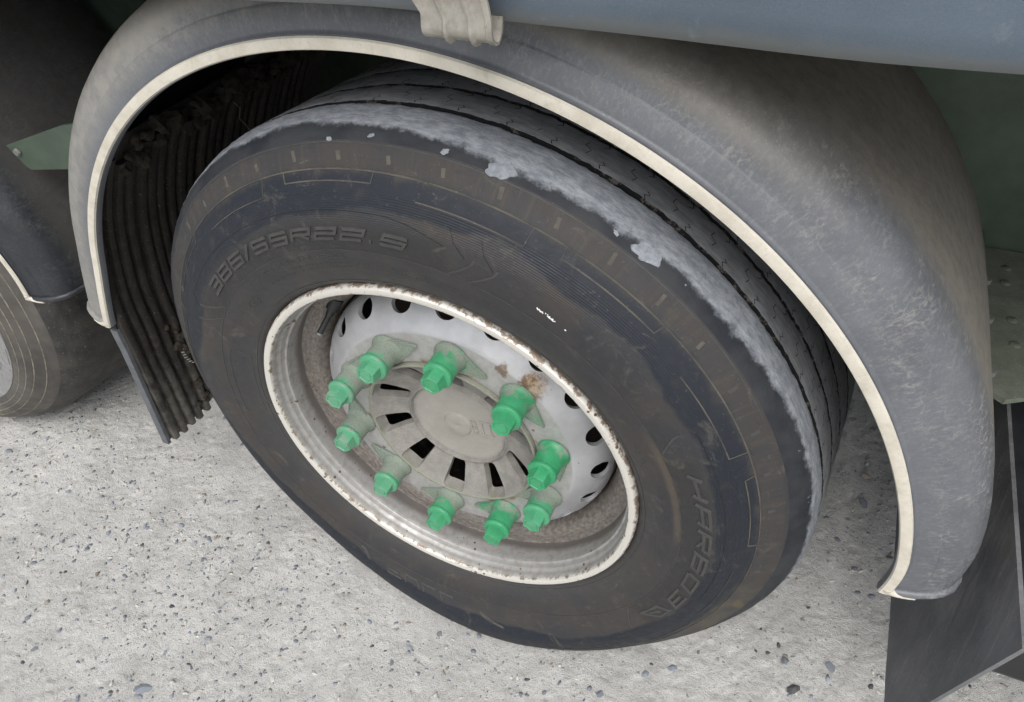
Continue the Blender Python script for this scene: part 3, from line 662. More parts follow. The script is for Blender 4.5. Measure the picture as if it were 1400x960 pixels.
# fine moulded print, too small to read: short raised ticks
for (a0, a1, rr, n) in ((127, 74, .3325, 70), (120, 60, .3385, 60), (150, 143, .336, 8), (166, 156, .3395, 12), (-70, -101, .330, 44), (-72, -100, .3365, 40), (-73, -98, .3430, 36), (-74, -96, .349, 30), (20, 3, .334, 20), (30, 22, .328, 8), (176, 164, .328, 12)):
    for i in range(n):
        if rng.rand() < .2: continue
        a = a0 + (a1 - a0) * (i + rng.rand() * .5) / n
        ribbon(tg, [(R_(a), rr), (R_(a + rng.uniform(-.15, .15)), rr + rng.uniform(.0015, .0032))], .0009, .0005, LM)
# thin ridges
def arc(a0, a1, r, k=3): n = max(2, int(abs(a1 - a0) / k)); return [(R_(a0 + (a1 - a0) * i / n), r) for i in range(n + 1)]
ribbon(tg, arc(-179.5, 179.5, .4490, 2), .0016, .0008, RM, closed=True)
ribbon(tg, arc(-179.5, 179.5, .3595, 2), .0012, .0006, LM, closed=True)
ribbon(tg, arc(-179.5, 179.5, .3085, 2), .0016, .0009, LM, closed=True)
ribbon(tg, arc(-179.5, 179.5, .4735, 2), .0014, .0008, LM, closed=True)
for q in range(8):
    c0 = 109 - 45 * q
    ribbon(tg, [(R_(c0), .4486)] + arc(c0 - .3, c0 - 16.1, .4385) + [(R_(c0 - 16.4), .4486)], .0013, .0008, RM)
    ribbon(tg, arc(c0 + 21.5, c0 + 5, .4305) + [(R_(c0 + 4.8), .4486)], .0011, .0007, RM if q in (0, 1, 7, 2) else LM)
# recessed-looking dark outline above the size marking
ribbon(tg, [(R_(151), .398)] + arc(149, 90, .4105) + [(R_(86), .407), (R_(80), .397)], .0007, .0003, SM)
ribbon(tg, arc(31, -14, .4125) , .0007, .0003, SM)
for a, bnd in ((150, 1), (145.5, 1), (79, -1), (75, -1), (27, 1), (-33, -1)):
    ribbon(tg, [(R_(a), .361), (R_(a + 2.2 * bnd), .374), (R_(a + 3.8 * bnd), .386), (R_(a + 4.4 * bnd), .396)], .0030, .0007, LM)
for a in (79.5, 74.5):
    ribbon(tg, [(R_(a), .418), (R_(a - 1.0), .405), (R_(a - 3.2), .392)], .0006, .0004, SM)
# oval approval mark and a rounded frame on the left of the bead
ribbon(tg, [(R_(137.5 + 2.4 * math.cos(t)), .3315 + .0065 * math.sin(t)) for t in np.linspace(0, 2*PI, 17)[:-1]], .0011, .0007, LM, closed=True)
write(tg, 'E', R_(138.3), R_(136.6), .3285, .3345, .0010, .0006, LM)
ribbon(tg, [(R_(160.5), .345), (R_(159.5), .340), (R_(161.5), .317), (R_(163), .3145), (R_(184), .3145), (R_(185), .318), (R_(184.5), .343), (R_(183), .3465), (R_(163), .348)], .0011, .0007, LM, closed=True)
# shallow notches along the shoulder
for i in range(45):
    a = R_(106.4 - 8.0 * i)
    k = rng.uniform(.7, 1.15)
    ribbon(tg, [(a, .4570), (a + R_(.2), .4570 + .0105 * k)], rng.uniform(.0040, .0062), .0003, NM if i < 9 or i > 40 else LM)
# scraped ovals and flakes on the shoulder
def flake(th, r, a, b_, rot, h=.0012):
    n = 26; V = []; ph = rng.rand() * 9
    def pt(u, v, hh):
        t = th - u / .48; rr = r + v; y = float(side_y(rr, t)); e = 1e-3; yn = float(side_y(rr + e, t)) - y
        nn = np.array((yn, -e)); nn /= np.linalg.norm(nn)           # (dr, dy) normal pointing out
        rr2 = rr + nn[0] * hh; y2 = y + nn[1] * hh; return (rr2 * math.cos(t), y2, rr2 * math.sin(t))
    for lay, (s, hh) in enumerate(((1.0, -.0004), (.93, h), (.5, h * 1.15))):
        for j in range(n):
            q = 2*PI*j/n; k = 1 + .14 * math.sin(2 * q + ph) + .12 * math.sin(5 * q + ph * 2) + .06 * math.sin(9 * q + ph * 3)
            u, v = a * s * k * math.cos(q), b_ * s * k * math.sin(q); V.append(pt(u * math.cos(rot) - v * math.sin(rot), u * math.sin(rot) + v * math.cos(rot), hh))
    V.append(pt(0, 0, h * 1.1)); F = []
    for l in range(2):
        for j in range(n): F.append((l*n+j, l*n+(j+1)%n, (l+1)*n+(j+1)%n, (l+1)*n+j))
    for j in range(n): F.append((2*n+j, 2*n+(j+1)%n, 3*n))
    tg.add(V, F, PM)
flake(R_(75.5), .4790, .0150, .0068, .1, .0016); flake(R_(55.6), .4825, .0155, .0066, .1, .0016)
def daub(path, mi):           # smear of pale mud lying on the sidewall
    k0 = len(tg.V); c = np.mean(np.array(path), 0); V = []; n = len(path)
    for (a, r) in path: t = R_(a); V.append((r * math.cos(t), float(side_y(r, t)) + .0002, r * math.sin(t)))
    for (a, r) in path: a2, r2 = c[0] + (a - c[0]) * .9, c[1] + (r - c[1]) * .9; t = R_(a2); V.append((r2 * math.cos(t), float(side_y(r2, t)) - .0005, r2 * math.sin(t)))
    tg.add(V, [(j, (j+1) % n, n + (j+1) % n, n + j) for j in range(n)] + [tuple(range(n, 2*n))], mi)
daub([(-83.5, .383), (-82.6, .392), (-81, .397), (-78.6, .401), (-76, .404), (-76.6, .400), (-79, .396), (-81.3, .389)], RM)
daub([(-121, .372), (-119.6, .377), (-118.6, .384), (-117.2, .392), (-116.4, .393), (-117, .385), (-118.6, .375), (-120, .370)], LM)
for a, r, s in ((100, .4755, .006), (93.5, .4795, .0055), (88.5, .479, .0045), (83, .4785, .007), (79.5, .479, .004), (66.5, .4800, .004), (62, .4795, .0045), (60, .481, .005), (58.3, .4815, .003), (64, .4765, .002), (50, .485, .006), (46, .483, .004), (43, .4835, .005), (71, .4785, .003), (91, .4768, .002)):
    flake(R_(a), r, s * .72, s * .30, rng.uniform(-.3, .3), .0003) if s > .0045 else None
# chalk scrawl
for pth in ([(62.9, .3808), (62.6, .3790), (62.4, .3802), (62.1, .3785), (61.8, .3797), (61.6, .3782)], [(61.3, .3812), (61.2, .3802)], [(60.9, .3812), (60.8, .3802)], [(60.3, .3802), (60.7, .3788), (60.2, .3780)], [(59.7, .3800), (60.1, .3784), (59.5, .3776)], [(59.4, .3790), (59.3, .3784)], [(57.3, .3778), (57.0, .3774)]):
    ribbon(tg, [(R_(a), r) for a, r in pth], .0014, .0007, CM, step=.001)
# sipes across the ribs: fine dark cuts lying in the tread
def sipe(g, pts, w=.0012, wr=.4984):
    V = []; F = []
    for i, (a, y) in enumerate(pts):
        p0 = np.array(pts[max(i-1, 0)]); p1 = np.array(pts[min(i+1, len(pts)-1)]); d = (p1 - p0) * np.array((.498, 1)); d /= np.linalg.norm(d); nn = np.array((-d[1] / .498, d[0]))
        for s in (-1, 1):
            q = np.array((a, y)) + nn * w * .5 * s; dx, dz = skew(q[1]); w2_ = wr + float(load(q[0])) ; V.append((w2_ * math.cos(q[0]) + dx, q[1], w2_ * math.sin(q[0]) + dz))
    for i in range(len(pts) - 1): F.append((2*i, 2*i+1, 2*i+3, 2*i+2))
    g.add(V, F, SM)
a = -2.0
while a < 140:
    for (y0, y1) in ((.0780, .1265), (.1330, .182), (.1885, .239)):
        o = R_(a) + rng.uniform(-.004, .004); m_ = (y0 + y1) / 2; L = y1 - y0
        sipe(tg, [(o, y0), (o + .006, y0 + L*.12), (o - .004, y0 + L*.2), (o + .004, y0 + L*.28)])
        sipe(tg, [(o + .02, y1), (o + .014, y1 - L*.14), (o + .024, y1 - L*.22)])
        sipe(tg, [(o + .045, m_ - L*.22), (o + .040, m_ - L*.05), (o + .058, m_ + L*.05), (o + .055, m_ + L*.22)], .0010)
    a += 6.2
ty = mesh_obj('tyre', tg.V, tg.F, None, wheel, None, True, [M_side, M_shoulder, M_tread, M_letter, M_ridge, M_notch, M_sipe, M_patch, M_chalk, M_groove], tg.M, 38)

# hub cap with ten slots
h = G()
hp = [(.1392,.047),(.1398,.041),(.1392,.0372),(.1365,.0362),(.1345,.0380),(.1325,.0400),(.1240,.0470),(.108,.0560),(.094,.0625),(.0860,.0650),(.0835,.0640),(.0815,.0610),(.0795,.0602),(.0782,.0625),(.0775,.0655),(.0755,.0662),(.040,.0655),(.0250,.0650),(.0235,.0648),(.0225,.0640),(.0212,.0618),(.0195,.0612),(.0020,.0612),(.0001,.0620),
      (.0001,.080),(.080,.080),(.094,.0765),(.108,.0700),(.124,.0610),(.134,.056),(.1392,.054)]
h.lathe(hp, 200, 0); hub = h.obj('hub_cap', M_hub, None, None, True, None)
c = G()
for i in range(10):
    a = R_(-23 - 36 * i - 0.0)
    outl = []
    # rounded wedge in polar coordinates, drafted: larger at the front
    def wedge(r0, r1, h0, h1, rr):
        pts = []
        cs = [(r0, -h0), (r1, -h1), (r1, h1), (r0, h0)]
        for j in range(4):
            p = np.array(cs[j]); q = np.array(cs[(j-1) % 4]); s = np.array(cs[(j+1) % 4])
            d0 = (q - p) / np.linalg.norm(q - p); d1 = (s - p) / np.linalg.norm(s - p)
            for t in np.linspace(0, 1, 6):
                A = p + d0 * rr; B = p + d1 * rr; pts.append((1-t)**2 * A + 2*t*(1-t) * p + t*t * B)
        return pts
    V = []; lay = ((.036, .0820, .1345, .0115, .0185, .007), (.0500, .0835, .1335, .0114, .0186, .008), (.0600, .0858, .1305, .0108, .0172, .006), (.11, .0858, .1300, .0108, .0170, .006))
    for (yv, r0, r1, h0, h1, rr) in lay:
        for (r, t) in wedge(r0, r1, h0, h1, rr): V.append((r*math.cos(a) - t*math.sin(a), yv, r*math.sin(a) + t*math.cos(a)))
    k = 24; F = [tuple(range(k)), tuple(reversed(range(3*k, 4*k)))]
    for l in range(3): F += [(l*k+j, (l+1)*k+j, (l+1)*k+(j+1)%k, l*k+(j+1)%k) for j in range(k)]
    c.add(V, F)
boolean(hub, c.obj('cutter', M_hub, None, None, False, None))
hub.data.polygons.foreach_set('use_smooth', np.full(len(hub.data.polygons), True)); hub.data.set_sharp_from_angle(angle=R_(38)); hub.parent = wheel
# raised badge strip beside the boss
g = G(); yb = .0655
def bar(g, p, q, w, y0, y1):
    p = np.array(p); q = np.array(q); d = (q - p) / np.linalg.norm(q - p); n = np.array((-d[1], d[0])) * w / 2
    poly = [tuple(p - n), tuple(q - n), tuple(q + n), tuple(p + n)]; g.extr(poly, y0, y1)
bd = R_(8); ux, uz = math.cos(bd), math.sin(bd); vx, vz = -uz, ux
def L(u, v): return (ux*u + vx*v, uz*u + vz*v)
lw = .0026
for pq in (((.024,-.013),(.024,.013)), ((.031,-.013),(.031,.013)), ((.024,-.013),(.031,-.013)), ((.024,.013),(.031,.013)), ((.024,0),(.031,0))): bar(g, L(*pq[0]), L(*pq[1]), lw, yb - .0012, yb + .002)
for u0 in (.037, .050):
    for pq in (((u0,-.013),(u0+.009,-.013)), ((u0,.013),(u0+.009,.013)), ((u0+.0045,-.013),(u0+.0045,.013))): bar(g, L(*pq[0]), L(*pq[1]), lw, yb - .0012 - .0002*(pq[0][0] == u0+.0045), yb + .002)
for k_ in range(4): bar(g, L(.034 + .0035*k_, -.021), L(.034 + .0035*k_, -.0175), .0011, yb - .0006, yb + .002)
g.obj('badge', M_hub, wheel, None, False, None)

# nut caps: ten, pointers on their feet
def nut_cap():
    g = G(); n = 32
    prof = [(.0225,.0),(.0232,-.0012),(.0230,-.0028),(.0216,-.0050),(.0196,-.0085),(.0188,-.012),(.0184,-.0160),(.0182,-.0345),(.0189,-.0352),(.0195,-.0366),(.0195,-.0398),(.0187,-.0414),(.0168,-.0424),(.0001,-.0426)]
    g.lathe(prof, n, 0, closed=False)
    # hexagonal cap, slightly drafted, with a rim and sunk top
    def hexr(r, y, o=0): return [(r*math.cos(PI/3*i+o), y, r*math.sin(PI/3*i+o)) for i in range(6)]
    V = hexr(.0142, -.0416) + hexr(.0136, -.0575) + hexr(.0130, -.0590) + hexr(.0106, -.0590) + hexr(.0100, -.0578)
    F = []
    for l in range(4): F += [(l*6+i, l*6+(i+1)%6, (l+1)*6+(i+1)%6, (l+1)*6+i) for i in range(6)]
    F.append(tuple(24 + i for i in range(6))); g.add(V, F)
    g.lathe([(.0080, -.0577), (.0076, -.0586), (.0060, -.0588), (.0001, -.0586)], 20, 0, closed=False)
    # pointer: flat wing with raised rim, pointing to local +X
    poly = [(.010, .0180), (.020, .0145), (.0495, .0012), (.0510, 0), (.0495, -.0012), (.020, -.0145), (.010, -.0180)]
    k = len(poly); V = [(x, -.0008, z) for x, z in poly] + [(x, -.0050, z) for x, z in poly] + [(x * .985 if x > .02 else x, -.0050, z * .86) for x, z in poly] + [(x * .985 if x > .02 else x, -.0036, z * .86) for x, z in poly]
    F = []
    for l in range(3): F += [(l*k+i, l*k+(i+1)%k, (l+1)*k+(i+1)%k, (l+1)*k+i) for i in range(k)]
    F.append(tuple(3*k + i for i in range(k))); g.add(V, F)
    return g.obj('nut_cap', M_cap, wheel, None, True, 32)
cap0 = nut_cap(); th0 = 83.1
data = [('C', 83.1, -22, .22, 12), ('D', 47, -47, .14, 5), ('E', 11, -79, .06, 20), ('F', -25, -157, .42, 0), ('G', -61, -170, .12, 15), ('H', -97, 180, .30, 8), ('I', -133, 138, .62, 25), ('J', -169, 97, .66, 10), ('B', 155, 65, .62, 18), ('A', 119, 25, .55, 3)]
for i, (nm, a, pt, du, hx) in enumerate(data):
    o = cap0 if i == 0 else cap0.copy()
    if i: C.objects.link(o); o.parent = wheel
    o.location = (.1675 * math.cos(R_(a)), .0415, .1675 * math.sin(R_(a)))
    o.rotation_euler = (R_(rng.uniform(-1.5, 1.5)), -R_(pt), R_(rng.uniform(-1.5, 1.5))); o.color = (du, du, du, 1); o.scale = (1.10, 1.0, 1.10)
# valve with its dark clip
g = G(); p0 = Vector((.2535 * math.cos(R_(138)), .074, .2535 * math.sin(R_(138)))); p1 = Vector((.2440 * math.cos(R_(147)), .048, .2440 * math.sin(R_(147))))
def tube(g, pts, rad, n=14, m=0):
    pts = [Vector(p) for p in pts]; V = []; F = []
    for i, p in enumerate(pts):
        d = (pts[min(i+1, len(pts)-1)] - pts[max(i-1, 0)]).normalized(); u = d.orthogonal().normalized(); v = d.cross(u)
        r = rad[i] if isinstance(rad, (list, tuple)) else rad
        if i: 
            u = (pu - d * pu.dot(d)).normalized(); v = d.cross(u)
        pu = u
        V += [tuple(p + u * r * math.cos(2*PI*j/n) + v * r * math.sin(2*PI*j/n)) for j in range(n)]
    for i in range(len(pts) - 1): F += [(i*n+j, i*n+(j+1)%n, (i+1)*n+(j+1)%n, (i+1)*n+j) for j in range(n)]
    F += [tuple(range(n)), tuple(reversed(range(n*(len(pts)-1), n*len(pts))))]; g.add(V, F, m)
tube(g, [p0, p0.lerp(p1, .35), p0.lerp(p1, .36), p0.lerp(p1, .8), p1], [.0062, .0058, .0044, .0044, .0048], m=0)
tube(g, [p0 + Vector((.006, .004, .012)), p0 + Vector((-.002, -.004, -.004))], [.0105, .0095], m=0)
tube(g, [p1, p1 + (p1 - p0) * .06], [.0050, .0042], m=1)
g.obj('valve', [M_black, M_bolt], wheel, None, True, 40)

# ------------------------------------------------------------------ wheel ahead of it
X2, Y2 = -1.405, .034
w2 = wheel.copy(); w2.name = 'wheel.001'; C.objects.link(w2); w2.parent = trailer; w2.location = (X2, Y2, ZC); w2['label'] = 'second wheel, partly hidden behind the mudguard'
M_side2 = rubber_side('brown_sidewall_rubber', True); M_tread2 = simple('bald_tread_rubber', (66, 64, 60), .7, (38, 38, 39), 22, speck=(110, 104, 94), bump=.002); M_disk = simple('grey_dusty_sidewall', (134, 134, 133), .8, (116, 116, 115), 60)
M_ring2 = simple('dusty_ring', (150, 143, 128), .8, (96, 92, 84), 50)
for ch in list(wheel.children):
    if ch.name.startswith('disc') or ch.name.startswith('brake'):
        c_ = ch.copy(); C.objects.link(c_); c_.parent = w2
t2 = tyre(w2, 'tyre', None, 400, worn=True)
for r in (.4095, .4235, .4375, .4570): ribbon(t2, arc(-179.5, 179.5, r, 3), .0016, .0008, 4, closed=True)
ribbon(t2, arc(-179.5, 179.5, .393, 3), .0022, .0012, 3, closed=True)
# greyer inner zone with its moulded outline letters
ribbon(t2, [(R_(-22), .352), (R_(-22), .386), (R_(-30), .386), (R_(-30), .352)], .0016, .0010, 3, closed=True)
ribbon(t2, [(R_(-34), .386), (R_(-34), .355), (R_(-42), .355), (R_(-42), .386)], .0050, .0010, 3)
ribbon(t2, [(R_(-24.5), .380), (R_(-24.5), .357), (R_(-28), .357)], .0016, .0010, 3)
ribbon(t2, arc(-18, 12, .366) + [(R_(14), .39)], .0016, .0010, 3)
mt = [M_side2, M_tread2, M_tread2, M_disk, M_ring2]
o = mesh_obj('tyre', t2.V, t2.F, None, w2, None, True, mt, t2.M, 38)
cen = np.zeros(len(o.data.polygons) * 3, dtype=np.float32); o.data.polygons.foreach_get('center', cen); cen = cen.reshape(-1, 3)
mi = np.array(t2.M); rr = np.hypot(cen[:, 0], cen[:, 2]); mi[(mi == 0) & (rr < .392) & (cen[:, 1] < .1)] = 3; o.data.polygons.foreach_set('material_index', mi.astype(np.int32))

# ------------------------------------------------------------------ mudguards
FC = Vector((.002, 0, .457))
def mudguard(loc, mat, a_left=172.5, a_right=4.0, label=None):
    N = 160; A0, A1 = R_(a_right), R_(a_left)
    prof = [(.5950,.006),(.5945,-.001),(.5955,-.0035),(.6095,-.0025),(.6110,.0008),(.6135,.0018),(.6340,.0036),(.6355,.0056),(.6370,.0064),(.6500,.0098),(.6600,.0150),(.6695,.0245),(.6755,.0370),(.6790,.0520),(.6805,.0750),(.6810,.12),(.6810,.20),(.6810,.30),(.6800,.40),(.6755,.405),
            (.6710,.40),(.6750,.38),(.6755,.12),(.6715,.062),(.6620,.036),(.6450,.020),(.6200,.0120)]
    k = len(prof); V = []; F = []; FM = []
    def place(a, r, y):
        # both ends flare out a little, as flexible plastic does
        e = max(0, (a - R_(158)) / R_(14)); r2 = r + .020 * min(e, 1.2)**1.6
        f = max(0, (R_(11) - a) / R_(7)); r2 -= .010 * min(f, 1.2)**2
        return (r2 * math.cos(a), y, r2 * math.sin(a))
    for i in range(N + 1):
        a = A0 + (A1 - A0) * i / N
        t = min(i, N - i) / 3.0; sh = 1 if t >= 1 else t
        for (r, y) in prof:
            yy = y + (.004 * math.sin(a * 5 + 1) + .002 * math.sin(a * 13)) * min(1, y / .2)
            V.append(place(a, r, yy))
    for i in range(N):
        for t in range(k): F.append((i*k+t, (i+1)*k+t, (i+1)*k+(t+1)%k, i*k+(t+1)%k)); FM.append(1 if t >= 19 else 0)
    F.append(tuple(range(k))); FM.append(0); F.append(tuple(N*k + t for t in reversed(range(k)))); FM.append(0)
    g = G(); g.V = V; g.F = F; g.M = FM
    # thickened lip along the end edges
    for a in (A0, A1):
        pts = [place(a, r, y) for r, y in [(.606,.0006),(.615,.0008),(.634,.004),(.650,.0100),(.6600,.0155),(.6695,.0250),(.6755,.0380),(.6800,.08),(.6810,.2),(.680,.4)]]
        tube(g, [Vector(p) for p in pts], .0058, 10, 0)
    o = g.obj('mudguard', [mat, M_under], trailer, loc, True, 50)
    # cream piping along the outer edge, turned round the rear foot
    t = G(); V = []; F = []; ring = [(-.0066, -.0014), (-.0052, -.0040), (0, -.0048), (.0052, -.0040), (.0066, -.0014), (0, .0008)]
    for i in range(N + 1):
        a = A0 + (A1 - A0) * i / N
        for dr, dy in ring:
            V.append(place(a, .6020 + dr, -.0030 + dy))
    kk = len(ring)
    for i in range(N): F += [(i*kk+j, i*kk+(j+1)%kk, (i+1)*kk+(j+1)%kk, (i+1)*kk+j) for j in range(kk)]
    F += [tuple(range(kk)), tuple(N*kk + j for j in range(kk))]; t.add(V, F)
    for a, s in ((A0, -1), (A1, 1)):
        P = [Vector(place(a + s * R_(-.9 + 1.25 * math.sin(q * PI / 2)), .6020 + .034 * (1 - math.cos(q * PI / 2)), -.0040 + .0060 * q * q)) for q in np.linspace(0, 1, 9)]
        tube(t, P, [.0056 - .0026 * q for q in np.linspace(0, 1, 9)], 10, 0)
    t.obj('piping', M_trim, o, None, True, 50)
    return o
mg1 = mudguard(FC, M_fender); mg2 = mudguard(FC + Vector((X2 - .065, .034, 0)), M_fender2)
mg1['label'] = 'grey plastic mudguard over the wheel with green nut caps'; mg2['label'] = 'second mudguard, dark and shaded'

# ------------------------------------------------------------------ mud flaps
def flap(sign, pxf, z_top, z_bot, y0, y1, pale, ragged=.012):
    g = G(); nz, nyy = 40, 60; V = []
    px = pxf
    for side in (0, 1):
        for i in range(nz + 1):
            for j in range(nyy + 1):
                y = y0 + (y1 - y0) * j / nyy; zb = z_bot + ragged * (fbm(np.array([[y, 0.]]), 40, 3, 5)[0] - .5) * 2
                z = z_top + (zb - z_top) * i / nz; V.append((px(z) + side * .005 * sign, y, z))
    F = []; k = (nz+1)*(nyy+1); w = nyy + 1
    for s in (0, 1):
        for i in range(nz):
            for j in range(nyy): F.append((s*k+i*w+j, s*k+i*w+j+1, s*k+(i+1)*w+j+1, s*k+(i+1)*w+j))
    for i in range(nz):
        F.append((i*w, (i+1)*w, k+(i+1)*w, k+i*w)); F.append((i*w+nyy, (i+1)*w+nyy, k+(i+1)*w+nyy, k+i*w+nyy))
    for j in range(nyy): F.append((nz*w+j, nz*w+j+1, k+nz*w+j+1, k+nz*w+j)); F.append((j, j+1, k+j+1, k+j))
    g.add(V, F); o = g.obj('mud_flap', M_rib if pale else M_flap, trailer, None, True, 40)
    # pale outer edge strip
    e = G(); V = []; F = []
    for i in range(nz + 1):
        z = .52 + (z_bot - .52) * i / nz; x = px(z)
        for dx, dy in ((-.004*sign, -.004), (.012*sign, -.004), (.012*sign, .003), (-.004*sign, .003)): V.append((x + dx, y0 + dy, z))
    for i in range(nz): F += [(i*4+j, i*4+(j+1)%4, i*4+4+(j+1)%4, i*4+4+j) for j in range(4)]
    F += [(0,1,2,3), (nz*4, nz*4+1, nz*4+2, nz*4+3)]; e.add(V, F)
    if pale: e.obj('edge_strip', M_flapedge, o, None, False, None)
    return o, px
def pxl_(z):
    if z > .47: return -math.sqrt(.624**2 - (z - .457)**2) + .002
    return -.622 - .030 * ((.47 - z) / .26)
def pxr_(z): return .732 - .070 * ((.56 - z) / .33) 
fl, pxl = flap(-1, pxl_, .872, .212, .008, .60, True)
fr, pxr = flap(1, pxr_, .52, .236, -.034, .60, False, ragged=.003)
# vertical anti-spray ribs, each its own rubber rib
nr = 24
for i in range(nr):
    yb = .018 + i * .0222 + rng.uniform(-.002, .002); w = rng.uniform(.0125, .0160)
    zt = .848 + .012 * math.sin(i * 1.3) + rng.uniform(-.015, .012) - (0 if i < 20 else .0); zbm = .212 + rng.uniform(-.014, .018); V = []; F = []; nz = 36; ph = rng.rand() * 9; hh = rng.uniform(.010, .016)
    if i < 3: zt -= .02
    for q in range(nz + 1):
        z = zt + (zbm - zt) * q / nz; x = pxl(z); wob = .0010 * math.sin(z * 7 + ph * .3) + .0005 * math.sin(z * 41 + ph) + .030 * max(0, .42 - z)
        hq = hh * (1 + .10 * math.sin(z * 11 + ph)); 
        for dx, dy in ((0, -w*.5), (hq*.85, -w*.42), (hq, 0), (hq*.85, w*.42), (0, w*.5)): V.append((x + .0005 + dx, yb + wob + dy, z))
    for q in range(nz): F += [(q*5+j, q*5+j+1, q*5+6+j, q*5+5+j) for j in range(4)]
    F += [(0,1,2,3,4), (nz*5+4, nz*5+3, nz*5+2, nz*5+1, nz*5)]
    mesh_obj('rib', V, F, M_rib, fl, None, True, None, None, 50)
# caked mud and fibres hanging in the ribs
bm = bmesh.new()
def clod(c, s):
    r = bmesh.ops.create_icosphere(bm, subdivisions=2, radius=s)
    for v in r['verts']:
        n = mnoise.noise(v.co * 90 + Vector((c[0]*50, c[1]*90, 0))) * .9; v.co = v.co * (1 + n); v.co += Vector(c)
for i in range(70):
    y = rng.uniform(.06, .50); z = .845 + rng.uniform(-.035, .02) ; clod((pxl(z) + rng.uniform(.004, .02), y, z), rng.uniform(.006, .014))
for i in range(46):
    z = rng.uniform(.24, .47); y = .115 + (.47 - z) * .10 + rng.normal() * .016; clod((pxl(z) + rng.uniform(.006, .020), y, z), rng.uniform(.004, .009))
me = bpy.data.meshes.new('mud'); bm.to_mesh(me); bm.free(); me.materials.append(M_mud); mud = bpy.data.objects.new('mud', me); C.objects.link(mud); mud.parent = fl; mud['kind'] = 'stuff'
g = G()
for i in range(2):
    y = rng.uniform(.25, .40); z = rng.uniform(.70, .84); x = pxl(z) + .018; P = [Vector((x, y, z))]
    for s in range(5): P.append(P[-1] + Vector((rng.uniform(-.003, .005), rng.uniform(-.010, .010), rng.uniform(-.018, -.004))))
    tube(g, P, .0005, 4)
fb = g.obj('fibres', simple('pale_fibre', (150, 142, 128), .9), fl, None, True, None); fb['kind'] = 'stuff'
# frayed white cord showing in the worn ribs
g = G()
for i in range(7):
    z = .40 - i * .008; y = .098 + i * .0022 + rng.uniform(-.004, .004); x = pxl(z) + .0165
    tube(g, [(x, y - .004, z + .002), (x + .002, y + .001, z), (x, y + .004, z - .003)], .0008, 6)
g.obj('cord', simple('white_cord', (165, 163, 157), .9), fl, None, True, None)

# ------------------------------------------------------------------ chassis, axle, brackets
g = G(); g.box((-3.2, .98, .80), (3.2, 1.00, 1.16)); g.box((-3.2, .92, 1.145), (3.2, 1.07, 1.16)); g.box((-3.2, .92, .79), (3.2, 1.07, .802)); g.obj('chassis_beam', M_dark, trailer, None, False, None)
g = G(); g.box((-3.2, 1.60, .80), (3.2, 1.62, 1.16)); g.obj('chassis_beam', M_dark, trailer, None, False, None)
g = G(); tube(g, [(0, .15, ZC), (0, 2.35, ZC)], .063, 24); g.obj('axle', M_black, trailer, None, True, 40)
g = G(); tube(g, [(X2, .15, ZC), (X2, 2.35, ZC)], .063, 24); g.obj('axle', M_black, trailer, None, True, 40)
g = G(); g.box((-.935, .95, .462), (-.15, 1.10, .82)); g.obj('trailing_arm_blocker', M_dark, trailer, None, False, None, bevel=.02)  # dark box added to block the bright ground beyond the arch
g = G()                                  # far-side tyres, seen only as dark shapes
for x in (X2, 0): pass
for x in (X2, 0):
    g = G(); g.lathe([(.29, 0), (.42, -.01), (.48, .03), (.497, .07), (.497, .31), (.48, .35), (.42, .39), (.29, .38)], 64, 0); g.obj('wheel', M_tread2, trailer, (x, 2.12, ZC), True, 40)
for x in (-.28, .3):                      # suspension hangers
    g = G(); g.box((x - .05, .95, .42), (x + .05, 1.10, .80)); g.obj('hanger_bracket', M_black, trailer, None, False, None, bevel=.006)
# inner guard behind the wheel, dark green web
g = G(); g.extr([(.36, .585), (1.4, .585), (1.4, 1.20), (.36, 1.20)], .62, .632); g.obj('side_web', M_green, trailer, None, False, None, bevel=.002)
# dusty horizontal bracket plate with an upturned flange and bolts
g = G(); V = [(.664, .275), (.690, .258), (.760, .300), (.95, .300), (.95, .612), (.664, .612)]
k = len(V); g.add([(x, y, .600) for x, y in V] + [(x, y, .592) for x, y in V], [tuple(range(k)), tuple(reversed(range(k, 2*k)))] + [(i, (i+1)%k, (i+1)%k+k, i+k) for i in range(k)])
pl = g.obj('bracket_plate', M_greend, trailer, None, False, None)
g = G(); g.box((.6600, .275, .592), (.6640, .612, .628)); g.obj('flange', M_green, pl, None, False, None, bevel=.001)
for (x, y) in ((.674, .30), (.674, .415), (.674, .51)):
    g = G(); g.lathe([(.0001, -.008), (.006, -.008), (.0062, 0)], 6, 0, closed=False); o = g.obj('bolt', M_bolt, pl, (x, y, .6005), False, None); o.rotation_euler = (R_(-90), 0, 0)
for (x, y) in ((.705, .43), (.706, .375), (.70, .52), (.703, .56)):
    g = G(); g.lathe([(.0001, -.0012), (.0065, -.0012), (.0075, 0)], 16, 0, closed=False); o = g.obj('rivet', M_greend, pl, (x, y, .6005), True, None); o.rotation_euler = (R_(-90), 0, 0)
# black box behind the right flap
g = G(); g.box((.745, .045, .33), (1.1, .50, .452)); bx = g.obj('tool_box', M_black, trailer, None, False, None, bevel=.008)
g = G(); g.box((.737, .040, .448), (.752, .505, .462)); g.obj('box_rim', M_black, bx, None, False, None, bevel=.003)
for y in (.12, .30):
    g = G(); g.lathe([(.0001, -.006), (.005, -.005), (.0075, 0)], 12, 0, closed=False); o = g.obj('rivet', M_bolt, bx, (.775, y, .4525), True, None); o.rotation_euler = (R_(-90), 0, 0)
